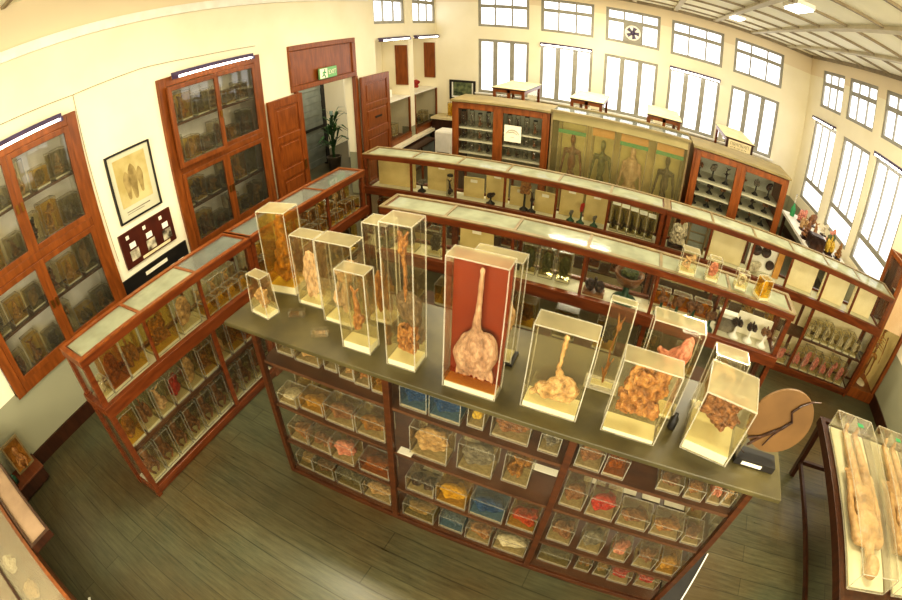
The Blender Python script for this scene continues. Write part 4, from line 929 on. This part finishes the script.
jar(W, .672, 1.735, T, .255, .25, .35, 'strands', 't_brown', 'brightest cubic box with brown stranded tissue, near counter right end', 'fl_clear', None, rz=-.15, e=.0045, milky=True, base=.05, fill=(.9, .6, .72), lift=.08)
single('dark_bottle', MB().lathe([(.02, 0), (.022, .01), (.022, .06), (.01, .08), (.01, .095)], 12), M['black'], 'small dark bottle behind the brightest box', 'bottle', W, (.47, 1.74, T), smooth=True)
for x, y, l in ((-1.66, 1.74, 'nearer the small tapered jar'), (-1.42, 1.64, 'nearer the orange organ box')):
    single('glass_block', MB().box(-.05, .05, -.03, .03, 0, .025), M['acr'], 'small clear glass block lying on counter, %s' % l, 'glass block', W, (x, y, T), rz=.5)
# round board with dark vessel on a stand
t = thing('vessel_board', 'round tan board with dark branching vessel on a black stand', 'specimen', W, (.96, 1.68, T))
MB().box(-.13, .11, -.045, .045, 0, .04).build('stand', M['black'], t); MB().box(-.09, .03, -.048, -.045, .01, .03).build('caption_card', M['paper'], t)
dsc = MB().lathe([(.19, -.006), (.192, 0), (.19, .006)], 40).build('disc', pbr('tan_disc', rgb(96, 70, 38), rgb(112, 82, 46), .5, 4), t)
dsc.rotation_euler = (PI / 2, 0, 0); dsc.location = (.01, .012, .27); dsc.scale = (.9, 1.0, 1)
MB().tube([(-.1, -.008, .1), (-.05, -.004, .17), (.03, -.003, .25), (.06, -.003, .3), (.03, -.003, .35), (.06, -.003, .4), (.11, -.003, .44)], [.006, .008, .008, .007, .006, .005, .004], 7).tube([(-.05, -.004, .17), (-.12, -.006, .14), (-.13, -.008, .07), (-.09, -.01, .05)], [.006, .005, .004, .003], 6).tube([(.03, -.003, .25), (.0, -.004, .19), (-.02, -.006, .12)], [.005, .004, .003], 6).tube([(.11, -.003, .44), (.15, -.003, .45)], .003, 5).build('vessel', M['t_dark'], t)
MB().box(-.14, -.13, -.04, .04, .04, .16).build('side_plate', M['acr'], t)

# dark base board with a white edge beside the case's right end
mb = MB(); mb.prism([(1.02, 1.3), (1.08, 1.32), (1.36, 2.07), (1.02, 2.07)], .0, .03)
t = thing('floor_board', 'dark board with white edge lying on floor by the foreground case', 'board', W, (0, 0, 0)); mb.build('board', M['black'], t)
MB().prism([(1.08, 1.32), (1.09, 1.317), (1.371, 2.07), (1.36, 2.07)], .0, .035).build('white_edge', M['white'], t)

# ================================================================== TALL CABINETS BEHIND
def tall_cab(x0, x1, y0, y1, label, shelves, mid):
    t = thing('display_cabinet', label, 'cabinet', W, (x0, y0, 0)); w = x1 - x0; d = y1 - y0; H = 1.9
    MB().box(0, .03, 0, d, 0, H - .03).box(w - .03, w, 0, d, 0, H - .03).box(.03, w - .03, d - .02, d, 0, H - .03).box(.03, w - .03, .0, d - .02, 0, .1).build('carcass', M['wood_door'], t)
    MB().box(-.02, w + .02, -.03, d + .02, H - .03, H).build('top', M['cab_top'], t)
    MB().box(.03, w - .03, d - .03, d - .02, .1, H - .03).build('back_panel', M['pale_back'], t)
    for z in shelves: MB().box(.03, w - .03, .04, d - .02, z - .02, z).build('shelf', M['white_shelf'], t)
    f = .07
    for a, b in ((.03, mid), (mid, w - .03)):
        dd = MB().box(a, a + f, -.015, .02, .1, H - .04).box(b - f, b, -.015, .02, .1, H - .04).box(a + f, b - f, -.015, .02, .1, .2).box(a + f, b - f, -.015, .02, H - .13, H - .04)
        o = dd.build('door', M['wood_cab'], t, bevel=.004)
        MB().quad([(a + f, 0, .2), (b - f, 0, .2), (b - f, 0, H - .13), (a + f, 0, H - .13)]).build('pane', M['glass'], o)
    return t
tall_cab(-2.6, -1.2, 6.42, 7.0, 'brown two-door glass cabinet of bottles with a sketch taped on it', (1.1, 1.29, 1.48), .68)
tall_cab(.76, 2.16, 6.33, 6.98, 'brown two-door glass cabinet of dark models, right of pale figure case', (1.06, 1.255, 1.45), .68)
sk = thing('taped_sketch', 'square paper sketch taped inside the bottle cabinet right door', 'drawing', W, (-1.7, 6.40, 1.37))
MB().box(-.12, .12, -.003, 0, 0, .24).build('sheet', M['paper'], sk)
mb = MB(); mb.tube([(-.09, -.005, .12), (-.05, -.005, .17), (0, -.005, .18), (.05, -.005, .165), (.09, -.005, .12)], .004, 5); mb.tube([(-.06, -.005, .13), (0, -.005, .15), (.06, -.005, .12)], .003, 5); mb.tube([(-.03, -.005, .07), (.02, -.005, .075)], .002, 5)
mb.build('pencil_lines', M['t_grey'], sk)
rr = random.Random(51)
for zi, (z, sn) in enumerate(((1.1, 'third'), (1.29, 'second'), (1.48, 'top'))):
    for k in range(10):
        x = -2.49 + .125 * k + (.06 if k > 4 else 0)
        bottle(W, x, 6.6, z + .001, .042, rr.uniform(.13, .16) if zi < 2 else rr.uniform(.2, .28), 'small dark bottle, %s from left, %s shelf of the sketch cabinet' % (ORD[k], sn), ('t_dark', 't_grey', 't_brown')[k % 3], group='bottles in the sketch cabinet')
for zi, (z, sn) in enumerate(((1.06, 'third'), (1.255, 'second'), (1.45, 'top'))):
    for k in range(6):
        x = .9 + .2 * k + (.06 if k > 2 else 0)
        stand_model(W, x, 6.55, z + .001, 'dark model on stand, %s from left, %s shelf of dark-model cabinet' % (ORD[k], sn), .15 if zi < 2 else .24, ('vessel', 'tube', 'lobes', 'blob')[(k + zi) % 4], ('t_dark', 't_grey', 't_brown')[(k * 2 + zi) % 3], 'black', .05, .1, grp='dark models in the cabinet')

# pale case of standing figures
t = thing('figure_case', 'wide pale yellow case holding four standing preserved figures', 'display case', W, (-1.18, 6.4, 0))
w = 1.88
MB().box(0, w, .52, .55, .0, 1.9).box(0, w, 0, .52, 0, .1).build('back_panel', M['tan_board'], t)
MB().box(.025, w - .025, 0, .02, 1.79, 1.9).build('header_board', pbr('case_header', rgb(150, 138, 92), rgb(164, 150, 104), .6, 4), t)
MB().box(0, .025, 0, .52, .1, 1.9).box(w - .025, w, 0, .52, .1, 1.9).box(-.01, w + .01, -.01, .03, .0, .1).build('frame', M['rim'], t)
MB().box(-.01, w + .01, -.02, .04, 1.9, 1.93).box(-.01, w + .01, .52, .57, 1.9, 1.93).build('top', M['cab_top'], t)
MB().box(.0, w, .04, .52, 1.9, 1.91).build('top_pane', M['topclear'], t)  # glass top put in so that room light reaches the figures
MB().quad([(.025, .01, .1), (w - .025, .01, .1), (w - .025, .01, 1.79), (.025, .01, 1.79)]).build('front_pane', clear('yellowed_pane', (.97, .95, .86, 1), .6, .2, rgb(214, 202, 146)), t)
for k, (xc, ww, bd, mt, band, strip, lab) in enumerate(((-.9, .37, 'body_thin', 't_rust', 0, 1, 'standing dark vessel figure under a green strip, leftmost in pale case'), (-.47, .3, 'body_thin', 't_green', 1, 0, 'standing greenish figure under an orange band alone, in the pale case'),
        (-.04, .38, 'body_full', 't_pale', 1, 1, 'standing pale preserved figure, stoutest of four in the pale case'), (.46, .38, 'body_thin', 't_dark', 1, 1, 'standing black vessel figure, nearest the dark-model cabinet'))):
    q = thing('figure_jar', lab, 'specimen jar', W, (xc, 6.68, .1), 'standing figures in the pale case')
    obj('clear_case', box_mesh(ww, .3, 1.66, .005), q)
    MB().box(-ww / 2 + .01, ww / 2 - .01, .12, .13, .01, 1.64).build('backing_board', pbr('yellow_backing_%d' % k, rgb(198, 182, 110), rgb(212, 196, 126), .6, 3), q)
    o = put('figure', P[bd], mt, q, (0, .03, .02), (.6 if bd == 'body_thin' else .66, .8, .88))
    if band: MB().box(-ww / 2, ww / 2, -.156, -.15, 1.55, 1.66).build('orange_band', M['orangeband'], q)
    if strip: MB().box(-ww / 2 - .005, ww / 2 + .005, -.158, -.15, 1.5, 1.555).build('green_strip', M['greenstrip'], q)

# small-topped showcases running back toward the windows
for k, (x0, x1, lab) in enumerate(((-2.56, -2.0, 'wooden showcase with flat cream top behind the bottle cabinet'), (-1.2, -.66, 'wooden showcase behind left part of the pale figure case'), (.12, .68, 'wooden showcase behind right part of the pale figure case'), (1.5, 2.0, 'wooden showcase bearing a lettered sign behind the dark-model cabinet'))):
    t = thing('floor_showcase', lab, 'display case', W, (x0, 8.2, 0), 'showcases running toward the back windows'); w = x1 - x0; d = 1.3; H = 1.9
    MB().box(-.02, w + .02, -.02, d + .02, H - .01, H).build('top', M['cream'], t)
    MB().box(-.02, w + .02, -.02, d + .02, H - .03, H - .01).build('top_edge', M['wood_dark'], t)
    fr = MB()
    for x in (0, w - .05):
        for y in (0, d - .05): fr.box(x, x + .05, y, y + .05, 0, H - .03)
    fr.box(w / 2 - .025, w / 2 + .025, 0, .05, .8, H - .03).box(.05, w - .05, 0, .05, H - .09, H - .03).box(0, .05, .05, d - .05, H - .09, H - .03).box(w - .05, w, .05, d - .05, H - .09, H - .03)
    fr.box(.0, w, 0, d, 0, .8)
    fr.build('frame', M['wood_cab'], t)
    MB().quad([(.05, .02, .8), (w - .05, .02, .8), (w - .05, .02, H - .09), (.05, .02, H - .09)]).build('front_pane', M['glass'], t)
    for x in (.02, w - .02): MB().quad([(x, .05, .8), (x, d - .05, .8), (x, d - .05, H - .09), (x, .05, H - .09)]).build('side_pane', M['glass'], t)
    for j in range(2):
        jar(W, x0 + .15 + .27 * j, 8.36, .801, .16, .16, .92, 'bones', 't_white' if j else 't_grey', 'tall pale jar, %s in the front of showcase %s' % (('left one', 'right one')[j], ('behind bottle cabinet', 'behind pale case left', 'behind pale case right', 'with lettered sign')[k]), 'fl_clear', 'jars in the showcases')
sg = thing('lettered_sign', 'small cream sign of dark characters on the last wooden showcase', 'sign', W, (1.75, 8.19, 1.69))
MB().box(-.21, .21, -.015, 0, 0, .17).build('panel', M['cream'], sg); [MB().box(a, a + .04, -.02, .01, -.02, .18).build('side_post', M['wood_dark'], sg) for a in (-.25, .21)]
mb = MB()
for k in range(7):
    x = -.17 + .05 * k; z = .085
    for (a, b, c, d) in (((0, .004, 0, .06), (.03, .034, 0, .06), (0, .034, .056, .06), (0, .034, .026, .03), (.015, .019, 0, .03))[: 3 + (k * 2) % 3]): mb.box(x + a, x + b, -.018, -.015, z + c, z + d)
for k in range(13):
    x = -.16 + .023 * k; mb.box(x, x + .012, -.018, -.015, .045 + (.008 if k % 3 else 0), .05 + (.012 if k % 2 else .005))
mb.build('lettering', M['black'], sg)

# ================================================================== LEFT WALL PICTURES
def frame_pic(F, p, w, h, label, axis, fmat, mat, pic, f=.018, cap=True, name='framed_drawing'):
    t = thing(name, label, 'picture', F, p)
    def B(m, a, b, c, d, e0, e1):
        if axis == 'y': m.box(e0, e1, a, b, c, d)
        else: m.box(a, b, -e1, -e0, c, d)
    m = MB(); B(m, 0, f, 0, h, 0, .025); B(m, w - f, w, 0, h, 0, .025); B(m, f, w - f, 0, f, 0, .025); B(m, f, w - f, h - f, h, 0, .025); m.build('frame', fmat, t)
    m = MB(); B(m, f, w - f, f, h - f, .005, .01); m.build('mount', mat, t)
    m = MB(); B(m, w * .14, w * .86, h * .2, h * .9, .01, .012); m.build('drawing', pic, t)
    if cap:
        m = MB(); B(m, w * .2, w * .75, h * .12, h * .135, .01, .0115); B(m, w * .2, w * .6, h * .09, h * .1, .01, .0115); m.build('caption', M['t_grey'], t)
    return t
drawmat = pbr('sepia_drawing', rgb(176, 156, 96), rgb(206, 190, 136), .7, 4)
frame_pic(LW, (.005, 2.13, 1.52), .56, .72, 'black-framed sepia drawing hanging between the tall wall cabinets', 'y', M['black'], pbr('grey_mount', rgb(196, 192, 164), rgb(204, 200, 172), .7, 4), drawmat)
frame_pic(W, (-4.3, 10.49, 1.2), .62, .48, 'black-framed picture with green center on the back wall corner', 'x', M['black'], M['white'], pbr('green_picture', rgb(40, 52, 36), rgb(120, 130, 90), .5, 9), .05, False, 'framed_picture')
dw = [o for o in bpy.data.objects if o.name == 'framed_drawing'][0]
sep = pbr('sepia_dark', rgb(132, 112, 64), rgb(176, 154, 98), .7, 9)
for a, b, c, ww in ((.2, .2, .3, .04), (.28, .18, .38, .05), (.37, .22, .28, .035)):
    MB().prism([(a + ww * math.sin(PI * 2 * k / 16) * (1 + .25 * math.cos(PI * 6 * k / 16)), b + c / 2 - c / 2 * math.cos(PI * 2 * k / 16)) for k in range(16)], .0122, .0128, axis=0).build('sketched_figure', sep, dw)
t = thing('photo_plaque', 'dark brown plaque with two rows of small photographs below the drawing', 'plaque', LW, (.005, 2.05, 1.06))
MB().box(0, .02, 0, .71, 0, .38).build('board', M['plaque'], t)
for k in range(3):
    MB().box(.02, .023, .08 + .23 * k, .12 + .23 * k, .3, .34).build('tag', M['paper'], t)
    MB().box(.02, .023, .1 + .23 * k, .18 + .23 * k, .19, .25).build('photograph', M['white'], t)
    MB().box(.02, .023, .08 + .23 * k, .2 + .23 * k, .06, .17).build('photograph', pbr('photo_%d' % k, rgb(60, 50, 40), rgb(220, 210, 180), .5, 12), t)
MB().box(.02, .023, .22, .62, .015, .045).build('title_strip', M['cream'], t)
t = thing('caption_board', 'black board with white caption tags, behind the left glass case', 'plaque', LW, (.005, 1.94, .66))
MB().box(0, .02, 0, .93, 0, .32).build('board', M['black'], t)
MB().box(.02, .023, .3, .62, .23, .27).build('title_strip', M['paper'], t)
for k in range(6): MB().box(.02, .023, .06 + .14 * k, .14 + .14 * k, .1 + .0 * k, .16).build('tag', M['paper'], t)

# ================================================================== NICHES, LOW CABINET, FRIDGE
for s0, s1, nm in ((7.6, 9.0, 'wall_niche_near'), (9.22, 10.5, 'wall_niche_far')):
    w = s1 - s0
    mb = MB().box(-.62, -.6, s0, s1, .56, 2.74).box(-.6, -.2, s0 - .02, s0, .56, 2.74).box(-.6, -.2, s1, s1 + .02, .56, 2.74).box(-.6, -.2, s0, s1, .54, .56).box(-.6, -.2, s0, s1, 2.74, 2.76)
    struct(nm, mb, M['wall_plain'], LW)
    t = thing('niche_showcase', 'built-in glass showcase in the wall niche %s' % ('nearer the doorway' if s0 < 8 else 'at the room corner'), 'display case', LW, (0, s0, .56))
    MB().box(-.58, .02, .01, w - .01, 0, .06).box(-.04, .02, .01, w - .01, .06, .13).box(-.03, .01, .01, .04, .13, .9).box(-.03, .01, w - .04, w - .01, .13, .9).build('frame', M['wood_cab'], t)
    MB().box(-.58, .01, .01, w - .01, .9, .925).build('top', M['white'], t)
    MB().quad([(-.01, .07, .12), (-.01, w - .07, .12), (-.01, w - .07, .9), (-.01, .07, .9)]).build('pane', M['glass'], t)
    MB().box(-.28, -.02, w - .05, w - .015, 1.15, 2.02).build('wood_panel', M['wood_door'], t)
    for k in range(4):
        jar(LW, -.3, s0 + .25 + .3 * k, .625, .16, .2, .22 + .04 * (k % 2), ('blob', 'lobes', 'strands', 'slice')[k], 't_white' if k % 2 else 't_grey', 'pale box, %s inside the lower glass of the %s niche' % (ORD[k], 'doorway' if s0 < 8 else 'corner'), 'fl_clear', 'boxes in the niche showcases', srz=PI / 2)
t = thing('anatomical_model', 'white bust model with reddish ear shape on the corner niche', 'model', LW, (-.25, 9.65, 1.505)); put('bust', P['blob'], 't_white', t, (0, 0, 0), (.22, .3, .3)); put('ear', P['ring'], 't_red', t, (.08, 0, .04), (.2, .18, .2), PI / 2)
single('leaning_board', MB().box(-.015, .015, -.24, .24, 0, .7), M['cream'], 'pale upright panel leaning inside the doorway niche', 'panel', LW, (-.45, 8.0, 1.505))
single('paper_box', MB().box(-.12, .12, -.2, .2, 0, .16), M['white'], 'white box on the showcase in the doorway niche', 'box', LW, (-.3, 8.35, 1.505), bevel=.006)
struct('trim_7', MB().box(0, .14, 7.45, 10.4, .5, .56), M['wall_plain'], LW)
lc = thing('low_cabinet', 'low dark cabinet with grey panels under the wall niches', 'cabinet', LW, (.02, 7.95, 0))
mb = MB().box(0, .35, 0, .03, 0, .44).box(0, .35, .72, .76, 0, .44).box(0, .35, 1.45, 1.5, 0, .44).box(0, .37, -.02, 1.52, .44, .46).box(0, .35, .03, 1.45, 0, .05); mb.build('frame', M['wood_dark'], lc)
for a, b in ((.03, .72), (.76, 1.45)): MB().box(.31, .33, a, b, .05, .44).build('panel', M['grey'], lc)
fg = thing('small_fridge', 'small white fridge standing in the corner by the bottle cabinet', 'fridge', W, (-3.74, 8.95, 0))
MB().box(-.175, .175, -.18, .18, .02, .8).build('body', M['white'], fg, bevel=.012); MB().box(-.17, .17, -.21, -.18, .06, .78).build('door', M['white'], fg, bevel=.008); MB().box(-.12, .14, -.214, -.21, .3, .36).build('label_strip', M['t_dark'], fg)
for s in (-1, 1): MB().box(s * .15 - .03, s * .15 + .03, -.15, .15, 0, .02).build('foot', M['black'], fg)
lk = thing('corner_ledge', 'pale low counter in the far corner below the framed picture', 'counter', W, (-4.55, 9.95, 0)); MB().box(0, 1.2, 0, .53, .78, .83).build('counter_top', M['cream'], lk); MB().box(.02, 1.18, .03, .52, 0, .78).build('body', M['wood_dark'], lk)
jar(W, -4.1, 10.2, .831, .2, .18, .34, 'blob', 't_yellow', 'yellow jar on the corner counter under the framed picture', 'fl_yellow')

# ================================================================== RIGHT SIDE: window table, skeleton cabinet, body table
wt = thing('window_table', 'long pale table under the right-wall windows crowded with models', 'table', W, (2.95, 6.9, 0))
MB().box(0, .82, 0, 1.75, .83, .88).build('table_top', M['white'], wt)
for x in (.04, .74):
    for y in (.04, 1.67): MB().box(x, x + .05, y, y + .05, 0, .83).build('leg', M['wood_dark'], wt)
items = [(3.05, 7.35, 'torso model', 'bones', 't_brown', .3, .2), (3.15, 7.8, 'tan organ model', 'lobes', 't_tan', .26, .18), (3.3, 7.55, 'orange upright model', 'tube', 't_orange', .28, .14), (3.25, 8.25, 'pink organ model', 'fold', 't_pink', .24, .2), (3.5, 8.3, 'brown organ model', 'blob', 't_brown', .22, .18),
         (3.5, 7.25, 'grey green model', 'fold', 't_green', .28, .18), (3.62, 7.55, 'pale pink model', 'joint', 't_pink', .3, .16), (3.42, 7.05, 'bright yellow model', 'lobes', 't_yellow', .3, .18), (3.6, 7.02, 'amber upright model', 'bones', 't_amber', .26, .14), (3.66, 8.0, 'white bone model', 'joint', 't_white', .22, .14)]
for x, y, nm, kd, mt, h, w in items:
    t = thing('anatomical_model', '%s standing on the table under the right-wall windows' % nm, 'model', W, (x, y, .881), 'models on the window table')
    put('model', P[kd], mt, t, (0, 0, .015), (w, w * .8, h)); MB().box(-w * .4, w * .4, -w * .35, w * .35, 0, .02).build('base', M['wood_dark'], t)
single('dark_box', MB().box(-.14, .14, -.11, .11, 0, .2).box(-.12, .12, -.09, .09, .2, .215), M['t_dark'], 'dark open box among the models on the window table', 'box', W, (3.15, 7.08, .881))
t = thing('green_bottle', 'green bottle with clear top, on window table nearest the corner', 'bottle', W, (3.1, 8.45, .881)); MB().lathe([(.045, 0), (.05, .02), (.05, .15), (.02, .2), (.02, .24)], 14).build('bottle_body', M['greenstrip'], t, True); MB().lathe([(.022, .235), (.022, .3), (.012, .42)], 10).build('tube_top', M['acr_edge'], t, True)

sc = thing('skeleton_cabinet', 'tall red-framed glass cabinet with a skeleton beside the right wall', 'cabinet', W, (3.5, 4.83, 0)); w = .46; d = .5; H = 1.83
fr = MB()
for x in (0, w - .05):
    for y in (0, d - .05): fr.box(x, x + .05, y, y + .05, 0, H)
fr.box(.05, w - .05, 0, .05, H - .06, H).box(.05, w - .05, d - .05, d, H - .06, H).box(0, .05, .05, d - .05, H - .06, H).box(w - .05, w, .05, d - .05, H - .06, H).box(-.01, w + .01, -.02, d, 0, .14)
fr.build('frame', M['wood_cab'], sc, bevel=.005)
MB().box(.05, w - .05, d - .04, d - .03, .14, H - .06).box(w - .035, w - .03, .05, d - .05, .14, H - .06).build('back_panel', M['tan_board'], sc)
MB().box(.05, w - .05, .05, .06, 1.0, 1.62).build('paper_sheet', pbr('pinkish_sheet', rgb(236, 196, 150), rgb(244, 210, 166), .7, 4), sc)
MB().quad([(.05, .02, .14), (w - .05, .02, .14), (w - .05, .02, H - .06), (.05, .02, H - .06)]).build('front_pane', M['glass'], sc)
MB().quad([(.02, .05, .14), (.02, d - .05, .14), (.02, d - .05, H - .06), (.02, .05, H - .06)]).build('side_pane', M['pane_amber'], sc)
sp = [('e', (0, 0, .92), (.05, .05, .06))]
for k in range(9): sp.append(('e', (.005 * math.sin(k), .01, .84 - .045 * k), (.018, .02, .02)))
for k in range(5):
    for s in (-1, 1): sp.append(('c', (0, .02, .76 - .04 * k), (s * (.07 + .008 * k), -.02, .74 - .045 * k), .009, .007))
for s in (-1, 1): sp += [('c', (s * .03, 0, .45), (s * .05, 0, .42), .035, .03), ('c', (s * .05, 0, .42), (s * .05, -.02, .22), .014, .012), ('c', (s * .05, -.02, .22), (s * .05, 0, .02), .012, .01), ('c', (s * .1, 0, .78), (s * .13, 0, .56), .011, .009), ('c', (s * .13, 0, .56), (s * .12, -.03, .38), .009, .008)]
P['skel'] = organ('small_skeleton', sp, .012, .004, 20, norm=False, smooth=0)
sk = thing('small_skeleton', 'small tan skeleton standing inside the red-framed glass cabinet', 'skeleton', W, (3.72, 5.0, .141)); put('bones', P['skel'], 't_amber', sk, (0, 0, .02), (1, 1, .9)); MB().lathe([(.09, 0), (.09, .015), (.03, .025)], 16).build('base', M['t_white'], sk)

bt = thing('body_table', 'dark red wooden table bearing two long clear body boxes', 'table', W, (2.14, 1.35, 0)); TW = 1.25; TL = 1.78
MB().box(0, .05, 0, TL, .69, .775).box(TW - .05, TW, 0, TL, .69, .775).box(.05, TW - .05, 0, .05, .69, .775).box(.05, TW - .05, TL - .05, TL, .69, .775).box(.05, TW - .05, .05, TL - .05, .735, .755).build('top_frame', M['wood_dark'], bt, bevel=.004)
for x in (0.01, TW - .06):
    for y, k in ((.02, -.1), (TL - .07, .1)):
        MB().hexa([(x + .12 if x < .5 else x - .12, y + k, 0), (x + .17 if x < .5 else x - .07, y + k, 0), (x + .17 if x < .5 else x - .07, y + k + .05, 0), (x + .12 if x < .5 else x - .12, y + k + .05, 0), (x, y, .69), (x + .05, y, .69), (x + .05, y + .05, .69), (x, y + .05, .69)]).build('leg', M['wood_dark'], bt)
MB().box(.1, .13, .0, TL, .2, .24).box(TW - .13, TW - .1, 0, TL, .2, .24).box(.1, TW - .1, TL - .0, TL + .03, .2, .24).box(.1, TW - .1, -.05, -.02, .2, .24).build('stretcher', M['wood_dark'], bt)
P['lying'] = lying_body('preserved_body')
for k, (x, lab) in enumerate(((2.43, 'long clear box with preserved body, on table nearer the foreground case'), (2.97, 'long clear box with preserved body, beside the right wall'))):
    t = thing('body_box', lab, 'specimen box', W, (x, 1.53, .776), 'long body boxes on the red table')
    me = box_mesh(.43, 1.5, .18, .004); o = obj('clear_case', me, t); o.location = (0, .75, 0)
    put('base', unit_box('acr_base'), None, t, (0, .75, .002), (.41, 1.47, .012))
    o = put('body', P['lying'], 't_tan' if k == 0 else 't_tan', t, (-.02, 1.47, .016), (.95, 1, .9), PI)
    MB().box(-.0, .07, 1.38, 1.42, .181, .184).build('caption_tag', M['greenstrip'], t)
# ================================================================== BOTTOM-LEFT CORNER
st = thing('low_plinth', 'low dark red plinth against the left wall by the floor', 'plinth', LW, (.01, -.32, 0)); MB().box(0, .27, 0, .47, .03, .17).box(.02, .24, .03, .44, 0, .03).build('body', M['wood_dark'], st, bevel=.006); MB().box(-.0, .285, -.01, .48, .17, .19).build('top', M['wood_brown'], st, bevel=.004)
t = thing('framed_icon', 'small framed picture with orange figure standing on the low plinth', 'picture', LW, (.12, .02, .191), None, .0)
MB().box(0, .02, -.11, .11, 0, .02).box(0, .02, -.11, -.09, .02, .36).box(0, .02, .09, .11, .02, .36).box(0, .02, -.09, .09, .34, .36).build('frame', M['rim'], t)
MB().box(.002, .008, -.09, .09, .02, .34).build('panel', M['t_amber'], t); put('figure', P['figure'], 't_orange', t, (.03, 0, .03), (.12, .05, .26), PI / 2)
single('small_dark_jar', MB().lathe([(.035, 0), (.035, .07), (.02, .09), (.02, .1)], 12), M['green'], 'small dark jar beside the framed orange picture on plinth', 'jar', LW, (.17, -.17, .191), smooth=True)
t = thing('flat_case', 'flat wooden case with a pinkish glazed top, bottom left corner', 'display case', W, (-3.95, -.335, 0)); w = 1.47; d = .19
MB().box(0, w, 0, d, .745, .79).box(.02, .06, .02, d - .02, 0, .745).build('body', M['wood_dark'], t)
MB().box(0, w, 0, .02, .79, .81).box(0, w, d - .02, d, .79, .81).box(0, .03, .02, d - .02, .79, .81).box(w - .03, w, .02, d - .02, .79, .81).build('rim', M['wood_dark'], t)
MB().box(.03, w - .03, .02, d - .02, .791, .797).build('lining', pbr('pink_lining', rgb(140, 116, 92), rgb(160, 134, 108), .7, 5), t)
MB().box(.7, .74, .0, .02, .45, .745).build('leg', M['wood_dark'], t)
TCZ = -.14
t = thing('table_case', 'glass-topped table case with coloured items, lowest in the bottom left', 'display case', W, (-3.95, -1.28, -.14)); w = 2.3; d = .9
MB().box(0, w, 0, d, .5, .6).box(.03, .09, .03, .09, .14, .5).box(w - .09, w - .03, .03, .09, .14, .5).box(.03, .09, d - .09, d - .03, .14, .5).box(w - .09, w - .03, d - .09, d - .03, .14, .5).build('body', M['wood_brown'], t)
MB().box(0, w, 0, .03, .6, .72).box(0, w, d - .03, d, .6, .72).box(0, .03, .03, d - .03, .6, .72).box(w - .03, w, .03, d - .03, .6, .72).build('rim', M['wood_cab'], t)
MB().box(.03, w - .03, d * .62, d * .62 + .02, .6, .72).build('divider', M['wood_dark'], t)
MB().box(.03, w - .03, .03, d - .03, .601, .606).build('lining', M['wood_brown'], t)
MB().box(.03, w - .03, .03, d - .03, .7, .706).build('glass_top', M['acr_lid'], t)
for k, (x, y, mt, kd) in enumerate(((-3.55, -.62, 'red_plastic', 'blob'), (-3.2, -.68, 'blue_plastic', 'lobes'), (-2.9, -.62, 't_white', 'slice'), (-2.55, -.6, 't_tan', 'blob'), (-2.2, -.55, 't_white', 'blob'))):
    t = thing('small_model', '%s small model lying under the table case glass' % ('red', 'blue', 'white flat', 'tan', 'white round')[k], 'model', W, (x, y, .467)); put('model', P[kd], mt, t, (0, 0, 0), (.22, .14, .07))
single('paper_scrap', MB().box(-.05, .05, -.012, .012, 0, .004), M['white'], 'small white paper strip lying on the bare floorboards', 'paper', W, (-2.5, -.36, .001), rz=-.5)

# ================================================================== LIGHT
w_ = bpy.data.worlds.new('world'); S.world = w_; w_.use_nodes = True
bg = w_.node_tree.nodes['Background']; bg.inputs[0].default_value = (1.0, .93, .78, 1); bg.inputs[1].default_value = 1.3
def area(name, loc, size, power, col, rot=(0, 0, 0), sy=None):
    l = bpy.data.lights.new(name, 'AREA'); l.energy = power; l.color = col; l.size = size
    if sy: l.shape = 'RECTANGLE'; l.size_y = sy
    o = bpy.data.objects.new(name, l); COL.objects.link(o); o.location = loc; o.rotation_euler = rot
    return o
warm = (1.0, .9, .66)
area('ceiling_light', (-1.9, 2.4, 3.9), 1.2, 80, warm, sy=.3)
area('ceiling_light', (1.6, 2.0, 3.9), 1.2, 85, warm, sy=.3)
area('ceiling_light', (-2.0, 5.8, 3.9), 1.2, 85, warm, sy=.3)
area('ceiling_light', (1.6, 5.2, 3.86), 1.2, 90, warm, sy=.3)
area('ceiling_light', (-.8, 8.6, 3.9), 1.2, 85, warm, sy=.3)
area('front_fill', (-.2, -2.2, 2.5), 3.6, 250, (1.0, .9, .68), (math.radians(80), 0, math.radians(-4)), sy=1.6)  # added soft fill behind the camera, no lamp of the hall
area('side_fill', (2.6, -1.4, 3.2), 1.8, 110, (1.0, .9, .66), (math.radians(62), 0, math.radians(52)), sy=1.0)  # added fill from the front right to brighten the left case
area('corridor_fill', at(LW, (-1.2, 7.5, 2.8)), .8, 34, (1, .95, .85))  # unseen area light added to brighten the corridor
